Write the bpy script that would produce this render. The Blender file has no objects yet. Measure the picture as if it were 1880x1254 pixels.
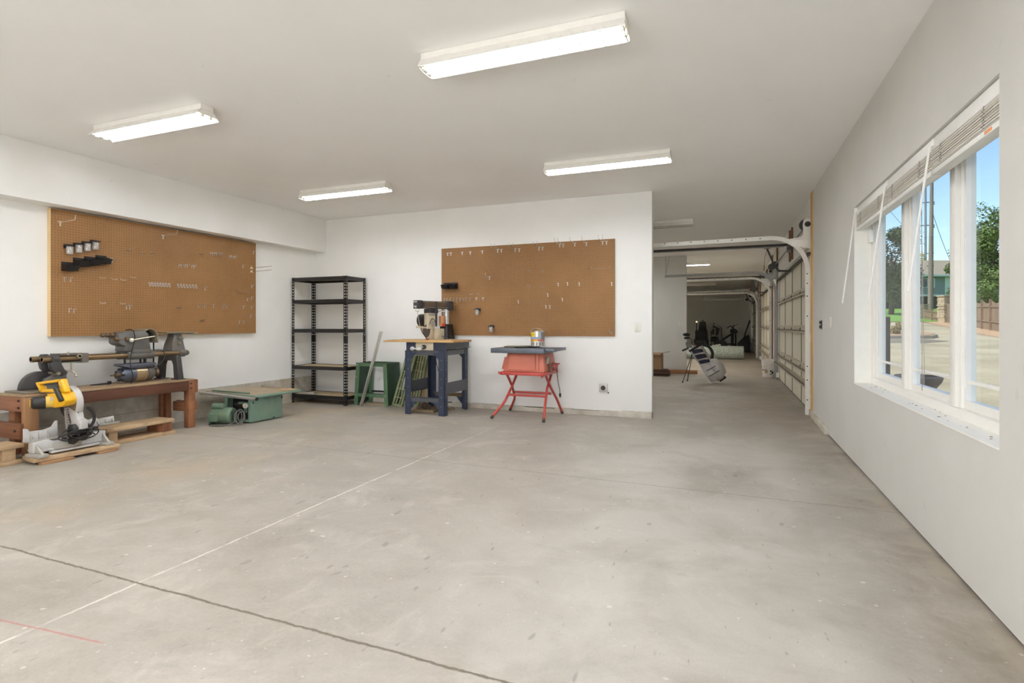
import bpy, bmesh, math, random
from mathutils import Vector, Matrix, Euler
random.seed(11)
scene = bpy.context.scene
COL = scene.collection
PI = math.pi

# ------------------------------------------------------------------ mesh builder
class M:
    """Collects shapes; everything passes through self.T (a 4x4 matrix)."""
    def __init__(self):
        self.v = []; self.f = []; self.T = Matrix.Identity(4)
    def _p(self, p):
        self.v.append(tuple(self.T @ Vector(p))); return len(self.v) - 1
    def box(self, x0, x1, y0, y1, z0, z1):
        i = [self._p(p) for p in ((x0,y0,z0),(x1,y0,z0),(x1,y1,z0),(x0,y1,z0),(x0,y0,z1),(x1,y0,z1),(x1,y1,z1),(x0,y1,z1))]
        for q in ((0,3,2,1),(4,5,6,7),(0,1,5,4),(1,2,6,5),(2,3,7,6),(3,0,4,7)):
            self.f.append(tuple(i[k] for k in q))
        return self
    def cbox(self, c, s, rot=(0,0,0)):
        T0 = self.T
        self.T = T0 @ Matrix.Translation(c) @ Euler(rot).to_matrix().to_4x4()
        self.box(-s[0]/2, s[0]/2, -s[1]/2, s[1]/2, -s[2]/2, s[2]/2)
        self.T = T0
        return self
    def beam(self, a, b, w, h, up=(0,0,1)):
        a = Vector(a); b = Vector(b); d = b - a; L = d.length; d = d / L
        u = Vector(up)
        if abs(d.dot(u)) > .98: u = Vector((1,0,0))
        s = d.cross(u).normalized(); n = s.cross(d).normalized()
        T0 = self.T
        self.T = T0 @ Matrix(((s.x,d.x,n.x,a.x),(s.y,d.y,n.y,a.y),(s.z,d.z,n.z,a.z),(0,0,0,1)))
        self.box(-w/2, w/2, 0, L, -h/2, h/2)
        self.T = T0
        return self
    def cyl(self, a, b, r, r2=None, n=16):
        a = Vector(a); b = Vector(b); d = (b - a).normalized(); r2 = r if r2 is None else r2
        u = Vector((0,0,1)) if abs(d.z) < .95 else Vector((1,0,0))
        s = d.cross(u).normalized(); t = d.cross(s)
        A = []; B = []
        for k in range(n):
            w = 2*PI*k/n; o = s*math.cos(w) + t*math.sin(w)
            A.append(self._p(a + o*r)); B.append(self._p(b + o*r2))
        for k in range(n):
            j = (k+1) % n; self.f.append((A[k],A[j],B[j],B[k]))
        self.f.append(tuple(reversed(A))); self.f.append(tuple(B))
        return self
    def tube(self, pts, r, n=8, closed=False):
        P = [Vector(p) for p in pts]; m = len(P); rings = []
        prev = None
        for k in range(m):
            if closed: d = P[(k+1) % m] - P[k-1]
            else: d = P[min(k+1, m-1)] - P[max(k-1, 0)]
            d = d.normalized() if d.length > 1e-9 else Vector((0,0,1))
            if prev is None:
                u = Vector((0,0,1)) if abs(d.z) < .9 else Vector((1,0,0))
                s = d.cross(u).normalized()
            else:
                s = prev - d*prev.dot(d)
                s = s.normalized() if s.length > 1e-6 else d.orthogonal().normalized()
            prev = s; t = d.cross(s)
            rr = r[k] if isinstance(r, (list, tuple)) else r
            rings.append([self._p(P[k] + (s*math.cos(2*PI*j/n) + t*math.sin(2*PI*j/n))*rr) for j in range(n)])
        for k in range(m if closed else m-1):
            A = rings[k]; B = rings[(k+1) % m]
            for j in range(n):
                i = (j+1) % n; self.f.append((A[j],A[i],B[i],B[j]))
        if not closed:
            self.f.append(tuple(reversed(rings[0]))); self.f.append(tuple(rings[-1]))
        return self
    def lathe(self, prof, c=(0,0,0), axis=(0,0,1), n=24, ang=2*PI):
        """prof = [(r, h)] along axis from c."""
        d = Vector(axis).normalized(); c = Vector(c)
        u = Vector((0,0,1)) if abs(d.z) < .95 else Vector((1,0,0))
        s = d.cross(u).normalized(); t = d.cross(s); rings = []
        for r, h in prof:
            if r < 1e-6: rings.append([self._p(c + d*h)])
            else: rings.append([self._p(c + d*h + (s*math.cos(2*PI*k/n) + t*math.sin(2*PI*k/n))*r) for k in range(n)])
        for A, B in zip(rings, rings[1:]):
            for k in range(n):
                j = (k+1) % n
                if len(A) == 1 and len(B) == 1: continue
                if len(A) == 1: self.f.append((A[0],B[j],B[k]))
                elif len(B) == 1: self.f.append((A[k],A[j],B[0]))
                else: self.f.append((A[k],A[j],B[j],B[k]))
        if len(rings[0]) > 1: self.f.append(tuple(reversed(rings[0])))
        if len(rings[-1]) > 1: self.f.append(tuple(rings[-1]))
        return self
    def prism(self, poly, axis, a, b):
        """poly of 2D points extruded along axis ('x': (y,z), 'y': (x,z), 'z': (x,y)) from a to b."""
        def q(p, t):
            return {'x': (t, p[0], p[1]), 'y': (p[0], t, p[1]), 'z': (p[0], p[1], t)}[axis]
        A = [self._p(q(p, a)) for p in poly]; B = [self._p(q(p, b)) for p in poly]; n = len(poly)
        for k in range(n):
            j = (k+1) % n; self.f.append((A[k],A[j],B[j],B[k]))
        self.f.append(tuple(reversed(A))); self.f.append(tuple(B))
        return self
    def loft(self, rings, caps=True):
        R = [[self._p(p) for p in ring] for ring in rings]; n = len(R[0])
        for A, B in zip(R, R[1:]):
            for k in range(n):
                j = (k+1) % n; self.f.append((A[k],A[j],B[j],B[k]))
        if caps:
            self.f.append(tuple(reversed(R[0]))); self.f.append(tuple(R[-1]))
        return self
    def sphere(self, c, r, n=12, sc=(1,1,1)):
        prof = [(math.sin(PI*k/(n//2)), -math.cos(PI*k/(n//2))) for k in range(n//2+1)]
        T0 = self.T
        self.T = T0 @ Matrix.Translation(c) @ Matrix.Diagonal((r*sc[0], r*sc[1], r*sc[2], 1))
        self.lathe([(0 if k in (0, n//2) else a, h) for k, (a, h) in enumerate(prof)], n=n)
        self.T = T0
        return self
    def quad(self, *ps):
        self.f.append(tuple(self._p(p) for p in ps)); return self

def mesh_from(mb, name, bevel=0, seg=2, ang=35):
    me = bpy.data.meshes.new(name)
    bm = bmesh.new()
    vs = [bm.verts.new(p) for p in mb.v]
    for f in mb.f:
        try: bm.faces.new([vs[i] for i in f])
        except ValueError: pass
    bmesh.ops.recalc_face_normals(bm, faces=bm.faces)
    if bevel:
        es = [e for e in bm.edges if len(e.link_faces) == 2 and e.calc_face_angle(0) > math.radians(30)]
        bmesh.ops.bevel(bm, geom=es, offset=bevel, segments=seg, affect='EDGES', clamp_overlap=True, profile=.5)
    bm.to_mesh(me); bm.free()
    for p in me.polygons: p.use_smooth = True
    me.set_sharp_from_angle(angle=math.radians(ang))
    return me

def tag(o, label=None, cat=None, group=None, kind=None):
    if label: o['label'] = label
    if cat: o['category'] = cat
    if group: o['group'] = group
    if kind: o['kind'] = kind
    return o
def thing(name, label, cat, loc=(0,0,0), rz=0, group=None):
    o = bpy.data.objects.new(name, None); COL.objects.link(o)
    o.empty_display_size = .1
    o.location = loc; o.rotation_euler = (0,0,rz)
    return tag(o, label, cat, group)
def part(name, mb, mat, parent=None, label=None, bevel=0, seg=2, ang=35, loc=None):
    me = mesh_from(mb, name, bevel, seg, ang)
    me.materials.append(mat)
    o = bpy.data.objects.new(name, me); COL.objects.link(o)
    if parent is not None: o.parent = parent
    if loc is not None: o.location = loc
    if label: o['label'] = label
    return o
def solo(name, mb, mat, label, cat, loc=(0,0,0), rz=0, group=None, bevel=0, ang=35):
    o = part(name, mb, mat, None, None, bevel, ang=ang)
    o.location = loc; o.rotation_euler = (0,0,rz)
    return tag(o, label, cat, group)
def struct(name, mb, mat, parent=None, bevel=0, label=None):
    o = part(name, mb, mat, parent, bevel=bevel)
    if parent is None: o['kind'] = 'structure'
    if label: o['label'] = label
    return o
def kids(o): return [c for c in COL.objects if c.parent == o]
def dup(root, loc=None, rz=None, label=None, group=None):
    ch = kids(root)
    r = root.copy(); COL.objects.link(r)
    if loc is not None: r.location = loc
    if rz is not None: r.rotation_euler = (0,0,rz)
    if label: r['label'] = label
    if group: r['group'] = group
    for c in ch:
        k = c.copy(); COL.objects.link(k); k.parent = r
        for g in kids(c):
            h = g.copy(); COL.objects.link(h); h.parent = k
    return r

def arc(c, r, a0, a1, n, plane='xz'):
    out = []
    for k in range(n+1):
        a = math.radians(a0 + (a1-a0)*k/n); p = r*math.cos(a); q = r*math.sin(a)
        out.append({'xz': (c[0]+p, c[1], c[2]+q), 'yz': (c[0], c[1]+p, c[2]+q), 'xy': (c[0]+p, c[1]+q, c[2])}[plane])
    return out
def smooth(pts, n=6):
    """Catmull-Rom through pts."""
    P = [Vector(p) for p in pts]; P = [P[0]*2-P[1]] + P + [P[-1]*2-P[-2]]; out = []
    for i in range(1, len(P)-2):
        for k in range(n):
            t = k/n; a, b, c, d = P[i-1], P[i], P[i+1], P[i+2]
            out.append(.5*((2*b) + (c-a)*t + (2*a-5*b+4*c-d)*t*t + (3*b-a-3*c+d)*t**3))
    out.append(P[-2]); return out

# ------------------------------------------------------------------ materials
def lin(c):
    return tuple(((x/255)/12.92 if x/255 <= .04045 else ((x/255+.055)/1.055)**2.4) for x in c)
class NT:
    def __init__(self, mat):
        mat.use_nodes = True; self.t = mat.node_tree; self.t.nodes.clear()
        self.out = self.t.nodes.new('ShaderNodeOutputMaterial')
    def n(self, typ, **kw):
        nd = self.t.nodes.new(typ)
        for k, v in kw.items(): setattr(nd, k, v)
        return nd
    def put(self, sock, v):
        if hasattr(v, 'is_output') or isinstance(v, bpy.types.NodeSocket): self.t.links.new(v, sock)
        else:
            if isinstance(v, tuple) and len(v) == 3 and sock.type == 'RGBA': v = (*v, 1)
            sock.default_value = v
    def math(self, op, a, b=0., c=None, clamp=False):
        nd = self.n('ShaderNodeMath', operation=op); nd.use_clamp = clamp
        self.put(nd.inputs[0], a); self.put(nd.inputs[1], b)
        if c is not None: self.put(nd.inputs[2], c)
        return nd.outputs[0]
    def mix(self, f, a, b):
        nd = self.n('ShaderNodeMix', data_type='RGBA')
        self.put(nd.inputs[0], f); self.put(nd.inputs[6], a); self.put(nd.inputs[7], b)
        return nd.outputs[2]
    def ramp(self, f, lo, hi):
        nd = self.n('ShaderNodeMapRange'); nd.clamp = True
        self.put(nd.inputs[0], f); self.put(nd.inputs[1], lo); self.put(nd.inputs[2], hi)
        return nd.outputs[0]
    def noise(self, vec, scale, detail=3., rough=.55, dist=0.):
        nd = self.n('ShaderNodeTexNoise')
        if vec is not None: self.put(nd.inputs['Vector'], vec)
        nd.inputs['Scale'].default_value = scale; nd.inputs['Detail'].default_value = detail
        nd.inputs['Roughness'].default_value = rough; nd.inputs['Distortion'].default_value = dist
        return nd.outputs['Fac']
    def scaled(self, vec, s, rot=(0,0,0)):
        nd = self.n('ShaderNodeMapping'); self.put(nd.inputs[0], vec)
        nd.inputs['Scale'].default_value = s; nd.inputs['Rotation'].default_value = rot
        return nd.outputs[0]
    def coord(self, which='Object'):
        return self.n('ShaderNodeTexCoord').outputs[which]
    def pos(self): return self.n('ShaderNodeNewGeometry').outputs['Position']
    def xyz(self, v):
        nd = self.n('ShaderNodeSeparateXYZ'); self.put(nd.inputs[0], v); return nd.outputs
    def finish(self, col, rough=.6, metal=0., bump=None, bstr=.2, bdist=.01, spec=.5, **kw):
        p = self.n('ShaderNodeBsdfPrincipled')
        self.put(p.inputs['Base Color'], col); self.put(p.inputs['Roughness'], rough); self.put(p.inputs['Metallic'], metal)
        p.inputs['Specular IOR Level'].default_value = spec
        for k, v in kw.items(): self.put(p.inputs[k], v)
        if bump is not None:
            b = self.n('ShaderNodeBump'); b.inputs['Strength'].default_value = bstr; b.inputs['Distance'].default_value = bdist
            self.put(b.inputs['Height'], bump); self.t.links.new(b.outputs[0], p.inputs['Normal'])
        self.t.links.new(p.outputs[0], self.out.inputs[0])
        return p
_cache = {}
def mat(name, rgb, rough=.5, metal=0., amt=.08, scale=18., bump=0., dirt=None, dirt_amt=.5, spec=.5, stretch=None):
    """Plain painted / metal / plastic surface: fine colour variation, optional worn patches of a second colour."""
    if name in _cache: return _cache[name]
    m = bpy.data.materials.new(name); t = NT(m); c = lin(rgb)
    v = t.coord()
    if stretch: v = t.scaled(v, stretch)
    f = t.noise(v, scale, 4.)
    a = tuple(x*(1-amt) for x in c); b = tuple(min(1, x*(1+amt)) for x in c)
    col = t.mix(t.ramp(f, .3, .7), a, b)
    if dirt:
        g = t.noise(v, scale*.35, 6., .65)
        col = t.mix(t.math('MULTIPLY', t.ramp(g, .52, .68), dirt_amt), col, lin(dirt))
    t.finish(col, rough, metal, f if bump else None, bump, .004, spec)
    _cache[name] = m; return m
def wood(name, dark, light, axis=0, scale=14., rough=.6, dirt=None):
    if name in _cache: return _cache[name]
    m = bpy.data.materials.new(name); t = NT(m)
    s = [1,1,1]; s[axis] = .07
    v = t.scaled(t.coord(), tuple(s))
    f = t.noise(v, scale, 5., .6, 1.2); g = t.noise(v, scale*5, 3.)
    k = t.math('ADD', t.math('MULTIPLY', f, .75), t.math('MULTIPLY', g, .25))
    col = t.mix(t.ramp(k, .35, .66), lin(dark), lin(light))
    if dirt:
        h = t.noise(t.coord(), 6., 5.); col = t.mix(t.math('MULTIPLY', t.ramp(h, .5, .65), .55), col, lin(dirt))
    t.finish(col, rough, 0, k, .25, .003, .3)
    _cache[name] = m; return m
# ------------------------------------------------------------------ shell materials
def paint(name, rgb, amt=.025, rough=.75, bump=.12):
    m = bpy.data.materials.new(name); t = NT(m); p = t.pos(); c = lin(rgb)
    f = t.noise(p, 1.3, 5., .6); g = t.noise(p, 60., 2.)
    k = t.ramp(f, .35, .65)
    col = t.mix(k, tuple(x*(1-amt) for x in c), tuple(min(1, x*(1+amt)) for x in c))
    s = t.noise(p, 9., 2.)
    col = t.mix(t.math('MULTIPLY', t.ramp(s, .74, .78), .25), col, tuple(x*.72 for x in c))
    t.finish(col, rough, 0, g, bump, .003, .3)
    return m
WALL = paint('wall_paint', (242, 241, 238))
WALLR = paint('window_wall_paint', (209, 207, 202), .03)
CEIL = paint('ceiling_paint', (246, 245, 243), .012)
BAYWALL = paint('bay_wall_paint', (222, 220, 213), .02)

def concrete_floor():
    m = bpy.data.materials.new('concrete_floor'); t = NT(m); p = t.pos(); x, y, z = t.xyz(p)
    A = lin((149, 142, 131)); B = lin((178, 171, 161))
    f = t.noise(p, .9, 6., .62, .4); g = t.noise(p, 7., 5., .6); h = t.noise(p, 55., 3.)
    k = t.math('ADD', t.math('MULTIPLY', f, .55), t.math('ADD', t.math('MULTIPLY', g, .3), t.math('MULTIPLY', h, .15)))
    col = t.mix(t.ramp(k, .38, .62), A, B)
    bl = t.noise(p, 2.7, 6., .68, .8)
    col = t.mix(t.math('MULTIPLY', t.ramp(bl, .52, .68), .40), col, lin((202, 196, 186)))
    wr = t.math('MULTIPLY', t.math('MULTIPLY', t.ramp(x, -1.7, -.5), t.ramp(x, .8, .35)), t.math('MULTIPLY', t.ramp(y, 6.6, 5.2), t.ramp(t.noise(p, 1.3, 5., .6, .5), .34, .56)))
    col = t.mix(t.math('MULTIPLY', wr, .55), col, lin((206, 201, 193)))  # window daylight on the right-hand floor, put into the colour as a lighter patch
    gr = t.noise(p, 130., 2.)
    col = t.mix(t.math('MULTIPLY', t.ramp(gr, .35, .65), .10), col, lin((120, 112, 100)))
    # trowel and drag streaks
    st = t.noise(t.scaled(p, (1.4, 7., 1.), (0, 0, .5)), 2.2, 5., .6)
    col = t.mix(t.math('MULTIPLY', t.ramp(st, .58, .74), .16), col, lin((150, 142, 130)))
    # ochre staining towards the lathe bench
    oc = t.noise(p, 1.1, 4., .6)
    left = t.ramp(x, -2.6, -4.6)
    col = t.mix(t.math('MULTIPLY', t.math('MULTIPLY', t.ramp(oc, .48, .66), left), .5), col, lin((184, 164, 132)))
    # damp dirt along the window wall and tyre dirt on the way into the bays
    d1 = t.math('MULTIPLY', t.ramp(x, .45, .95), t.ramp(t.noise(p, 1.7, 6., .62, .6), .40, .62))
    col = t.mix(t.math('MULTIPLY', d1, .8), col, lin((120, 108, 92)))
    d2 = t.math('MULTIPLY', t.ramp(y, 5.6, 8.0), t.ramp(t.noise(t.scaled(p, (.8, 1.2, 1.)), 1.3, 6., .62, .5), .34, .62))
    col = t.mix(t.math('MULTIPLY', d2, .5), col, lin((146, 128, 104)))
    d3 = t.ramp(t.noise(p, 2.6, 5., .6, .3), .66, .74)
    col = t.mix(t.math('MULTIPLY', d3, .35), col, lin((132, 126, 118)))
    es = t.math('MULTIPLY', t.ramp(x, .86, .90), t.ramp(t.noise(p, 3., 4.), .42, .56))
    col = t.mix(t.math('MULTIPLY', es, .6), col, lin((166, 156, 140)))
    # paint specks, dark nicks
    w = t.math('MULTIPLY', t.ramp(t.noise(p, 19., 1.5, .4), .735, .765), .45)
    w = t.math('MAXIMUM', w, t.math('MULTIPLY', t.ramp(t.noise(p, 42., 2., .5), .715, .75), .40))
    col = t.mix(w, col, lin((224, 220, 212)))
    n2 = t.noise(t.scaled(p, (1., .35, 1.), (0, 0, .6)), 15., 1.5, .4)
    n3 = t.ramp(t.noise(t.scaled(p, (1., .3, 1.), (0, 0, -.5)), 33., 2., .5), .70, .735)
    col = t.mix(t.math('MULTIPLY', t.math('MAXIMUM', t.ramp(n2, .735, .765), n3), .45), col, lin((116, 111, 105)))
    # saw-cut joints
    wob = t.math('ADD', t.math('MULTIPLY', t.math('SUBTRACT', t.noise(p, 5., 4.), .5), .022), t.math('MULTIPLY', t.math('SUBTRACT', t.noise(p, 38., 3.), .5), .014))
    def line(e, lo, hi):
        return t.math('SUBTRACT', 1., t.ramp(t.math('ABSOLUTE', t.math('ADD', e, wob)), lo, hi))
    j1 = line(t.math('ADD', t.math('ADD', y, -1.596), t.math('MULTIPLY', x, .012)), .003, .0085)
    j2 = line(t.math('ADD', t.math('ADD', y, -3.945), t.math('MULTIPLY', x, .0226)), .002, .006)
    jw = line(t.math('ADD', x, 2.415), .004, .009)
    col = t.mix(t.math('MULTIPLY', t.math('MULTIPLY', jw, t.ramp(t.noise(p, 9., 4.), .30, .52)), t.ramp(y, 6.2, 4.2)), col, lin((212, 207, 197)))
    col = t.mix(t.math('MULTIPLY', j1, .9), col, lin((98, 88, 72)))
    col = t.mix(t.math('MULTIPLY', j2, .75), col, lin((104, 97, 86)))
    # red chalk mark
    e = t.math('ADD', t.math('ADD', y, t.math('MULTIPLY', x, -.085)), -1.447)
    rl = t.math('SUBTRACT', 1., t.ramp(t.math('ABSOLUTE', t.math('ADD', e, t.math('MULTIPLY', wob, .5))), .002, .006))
    rl = t.math('MULTIPLY', rl, t.math('MULTIPLY', t.ramp(x, -2.06, -2.1), t.ramp(x, -2.95, -2.8)))
    col = t.mix(t.math('MULTIPLY', rl, .6), col, lin((178, 96, 88)))
    bump = t.math('SUBTRACT', t.math('MULTIPLY', g, .4), t.math('MAXIMUM', j1, t.math('MULTIPLY', j2, .6)))
    t.finish(col, t.math('ADD', .40, t.math('MULTIPLY', t.ramp(g, .3, .7), .16)), 0, bump, .25, .006, .5)
    return m
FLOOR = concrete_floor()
def concrete_wall():
    m = bpy.data.materials.new('bare_concrete'); t = NT(m); p = t.pos(); x, y, z = t.xyz(p)
    f = t.noise(p, 5., 6., .65); g = t.noise(p, 40., 3.)
    col = t.mix(t.ramp(f, .35, .65), lin((174, 166, 152)), lin((210, 204, 192)))
    yl = t.noise(p, 1.6, 3.)
    col = t.mix(t.math('MULTIPLY', t.ramp(yl, .5, .62), .35), col, lin((186, 164, 128)))
    fy = t.math('ABSOLUTE', t.math('SUBTRACT', t.math('FRACT', t.math('MULTIPLY', y, 1/.42)), .5))
    fz = t.math('ABSOLUTE', t.math('SUBTRACT', z, .19))
    jl = t.math('MAXIMUM', t.ramp(fy, .49, .498), t.math('SUBTRACT', 1., t.ramp(fz, .003, .007)))
    col = t.mix(t.math('MULTIPLY', jl, .4), col, lin((128, 120, 108)))
    t.finish(col, .85, 0, g, .4, .005, .2)
    return m
CONC = concrete_wall()
PINE = wood('pine_trim', (196, 148, 84), (222, 178, 112), 2, 9., .6)
LUMBER = wood('old_lumber', (104, 76, 58), (140, 106, 82), 2, 9., .7)
BLACKGAP = mat('dark_gap', (40, 36, 32), .9)

# ------------------------------------------------------------------ the room
YF = -4.2; ZC = 2.77
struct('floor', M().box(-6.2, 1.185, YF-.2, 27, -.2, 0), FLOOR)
struct('ceiling', M().box(-6.2, 1.185, YF-.2, 27, ZC, ZC+.25), CEIL)
struct('wall_left', M().box(-6.25, -6.0, YF, 27, 0, ZC), WALL)
struct('wall_front', M().box(-6.25, 1.185, YF-.2, YF, 0, ZC), WALL)
struct('wall_back', M().box(-6.0, -.855, 6.78, 6.92, .062, ZC), WALL, bevel=.006)
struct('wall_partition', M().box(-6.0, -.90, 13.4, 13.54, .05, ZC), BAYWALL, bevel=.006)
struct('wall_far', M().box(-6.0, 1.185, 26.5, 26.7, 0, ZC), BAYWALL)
# window wall with the opening, then the pieces between the garage doors
WY0, WY1, WZ0, WZ1 = 2.62, 5.19, .658, 2.10
wr = M()
wr.box(.965, 1.185, YF, WY0, .014, ZC); wr.box(.965, 1.185, WY1, 7.49, .014, ZC)
wr.box(.965, 1.185, WY0, WY1, .014, WZ0); wr.box(.965, 1.185, WY0, WY1, WZ1, ZC)
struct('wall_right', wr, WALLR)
hd = M()
hd.box(.985, 1.185, 7.49, 26.5, 2.16, ZC)
for a, b in ((7.49, 7.72), (12.62, 14.12), (19.05, 20.42), (25.35, 26.5)):
    hd.box(.985, 1.185, a, b, 0, 2.16)
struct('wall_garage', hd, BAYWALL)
struct('trim_1', M().box(-6.0, -5.78, YF, 6.78, 2.257, ZC), WALL, bevel=.004, label='white boxed beam along the top of the pegboard wall')
struct('baseboard_left', M().box(-6.0, -5.985, YF, 6.78, 0, .355), CONC, label='bare concrete footing below the white wall')
bk = M()
rng = random.Random(3)
xx = -6.0
while xx < -.856:
    w = min(rng.uniform(.18, .45), -.856 - xx); h = .058 + rng.uniform(-.008, .014) + (.012 if xx > -1.6 else 0)
    bk.box(xx, xx+w, 6.765 - rng.uniform(0, .004), 6.90, 0, h); xx += w
struct('baseboard_back', bk, CONC)
struct('baseboard_partition', M().box(-6.0, -.902, 13.39, 13.54, 0, .05), CONC)
br = M().box(.975, 1.18, YF, 6.44, 0, .014)  # recessed strip coloured dark to give the shadow line under the wall
struct('gap_shade_right', br, BLACKGAP)
cb = M()
cb.prism([(.932, 6.44), (.975, 6.44), (.975, 7.72), (.945, 7.72)], 'z', 0, .085)
struct('baseboard_curb', cb, CONC, bevel=.008)
jm = M().box(.955, .984, 7.492, 7.632, .09, ZC-.002)
struct('trim_2', jm, PINE, bevel=.003, label='bare pine jamb board beside the garage door track')
for k, (yy, w) in enumerate(((9.85, .04), (10.15, .1), (12.66, .12), (14.0, .1), (19.1, .1), (20.3, .1))):
    z0 = 0 if k > 1 else 2.2
    struct('trim_%d' % (k+3), M().box(.955, .984, yy, yy+w, z0, ZC-.01 if k > 1 else ZC-.05), LUMBER, bevel=.003)

# ------------------------------------------------------------------ fluorescent fixtures
WHITE_METAL = mat('white_enamel', (236, 233, 226), .35, 0, .03)
GUARD = mat('guard_wire', (168, 164, 152), .35, .3, .02)
SOCKET = mat('lamp_socket', (232, 228, 200), .4)
def emitter(name, rgb, s):
    m = bpy.data.materials.new(name); t = NT(m)
    e = t.n('ShaderNodeEmission'); e.inputs[0].default_value = (*lin(rgb), 1); e.inputs[1].default_value = s
    t.t.links.new(e.outputs[0], t.out.inputs[0]); return m
TUBE_ON = emitter('tube_lit', (243, 247, 252), 50.)
TUBE_OFF = mat('tube_unlit', (228, 228, 222), .25)
TUBE_BAY_FILL = emitter('tube_bay_fill', (250, 246, 236), 105.)
def fixture(label, lit, guard, loc, tube=None):
    t = thing('fluorescent_light', label, 'ceiling light', loc, 0, 'fluorescent strip lights')
    part('housing', M().box(-.61, .61, -.054, .054, -.040, -.001), WHITE_METAL, t, bevel=.003)
    hood = M(); W = .086 if guard else .098
    for s in (1, -1):
        hood.prism([(s*.054, -.0405), (s*(W-.002), -.086), (s*W, -.094), (s*(W-.003), -.094), (s*(W-.006), -.087), (s*.050, -.045)], 'x', -.612, .612)
    hood.box(-.612, .612, -.05, .05, -.045, -.0405)
    for e in (-1, 1): hood.prism([(-.054, -.0405), (.054, -.0405), (W-.006, -.078), (-(W-.006), -.078)], 'x', *sorted((e*.609, e*.612)))
    part('reflector', hood, WHITE_METAL, t)
    for s in (1, -1):
        part('tube', M().cyl((-.585, s*.034, -.074), (.585, s*.034, -.074), .0155, n=14), tube or (TUBE_ON if lit else TUBE_OFF), t)
        for e in (1, -1):
            part('socket', M().cbox((e*.598, s*.034, -.070), (.02, .026, .048)), SOCKET, t, bevel=.004)
    if guard:
        g = M(); r = .0030
        for yy in (-W+.003, 0, W-.003):
            g.cyl((-.61, yy, -.107 if yy == 0 else -.098), (.61, yy, -.107 if yy == 0 else -.098), r, n=6)
        for k in range(11):
            x = -.605 + k*.121
            g.tube([(x, -W+.003, -.098), (x, -.04, -.107), (x, .04, -.107), (x, W-.003, -.098)], r, 6)
        part('wire_guard', g, GUARD, t)
    return t
LX, RX = -4.205, -1.105
f_on = fixture('lit strip light with a wire guard, the largest and nearest one over the open floor', True, True, (RX, 2.894, ZC))
f_ng = fixture('lit strip light with bare tubes and no wire guard', True, False, (LX, 2.93, ZC))
dup(f_on, (LX, 5.24, ZC), label='lit guarded strip light on the ceiling in front of the black shelving')
dup(f_on, (RX, 5.262, ZC), label='lit guarded strip light on the ceiling in front of the pegboard beside the opening')
f_off = fixture('unlit guarded strip light just past the white wall end in the first garage bay', False, True, (RX, 8.82, ZC))
dup(f_ng, (-1.03, 14.78, ZC), label='lit strip light on the ceiling of the middle garage bay beyond the partition')
dup(f_off, (-1.03, 17.55, ZC), label='unlit strip light right behind the lit one of the middle garage bay')
dup(f_off, (-1.03, 20.3, ZC), label='unlit strip light over the front of the dark rear garage bay')
dup(f_off, (-1.03, 22.7, ZC), label='unlit strip light deepest in the dark rear garage bay')
for x in (LX, RX):  # unseen strip lights added behind the viewpoint to brighten the room
    for y in (.55, -1.8):
        dup(f_on, (x, y, ZC), label='added lit strip light on the ceiling behind the viewpoint', group='added strip lights behind the viewpoint')
f_bay_fill = fixture('added lit strip light inside a garage bay, hidden behind a wall', True, True, (-2.5, 16.0, ZC), TUBE_BAY_FILL)  # strip lights added out of sight to brighten the garage bays
f_bay_fill['group'] = 'added strip lights hidden in the bays'
for x, y in ((LX, 8.82), (LX, 11.0), (LX, 14.78), (-2.5, 9.6), (-2.5, 11.6), (-2.55, 17.8)):
    dup(f_bay_fill if y > 13 else f_on, (x, y, ZC), label='added lit strip light inside a garage bay, hidden behind a wall', group='added strip lights hidden in the bays')

# fill lamps added in soft boxes behind the viewpoint, brightening ceiling and right side
def added_softbox(loc, yaw, pitch, watts, size=1.3, which='larger'):
    t = thing('added_fill_light', '%s added fill lamp in a black soft box on a stand behind the viewpoint' % which, 'added fill light', (loc[0], loc[1], 0), yaw)
    z = loc[2]; h = size/2 + .03
    T = Matrix.Translation((0, 0, z)) @ Matrix.Rotation(pitch, 4, 'X')          # opening faces local +y
    m = M(); m.T = T
    m.loft([[(-h, 0, -h), (h, 0, -h), (h, 0, h), (-h, 0, h)], [(-.1, -.5, -.1), (.1, -.5, -.1), (.1, -.5, .1), (-.1, -.5, .1)]], caps=False)
    part('added_softbox_shell', m, mat('added_softbox_black', (30, 30, 32), .8), t)
    m = M().cyl((0, -.35, .05), (0, -.35, z-.1), .014, n=10); m.T = T; m.cyl((0, -.5, 0), (0, -.75, 0), .07, n=16)
    part('added_light_pole', m, mat('added_softbox_black', (30, 30, 32), .8), t)
    m = M()
    for k in range(3): m.cyl((0, -.35, .4), (.5*math.cos(2.1*k+.5), -.35+.5*math.sin(2.1*k+.5), .01), .011, n=8)
    part('stand_leg', m, mat('added_softbox_black', (30, 30, 32), .8), t)['kind'] = 'stuff'  # leg of the added fill light's stand
    L = bpy.data.lights.new('added_fill_lamp', 'AREA'); L.shape = 'SQUARE'; L.size = size; L.energy = watts; L.color = (.97, .98, 1)
    o = bpy.data.objects.new('added_fill_lamp', L); COL.objects.link(o); o.parent = t
    o.matrix_local = T @ Matrix.Translation((0, -.01, 0)) @ Matrix.Rotation(PI/2, 4, 'X')
added_softbox((-1.9, -3.2, 1.2), math.radians(-2), math.radians(47), 88)
added_softbox((.15, -2.0, 1.3), math.radians(2), math.radians(26), 27, .9, 'smaller')
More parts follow.
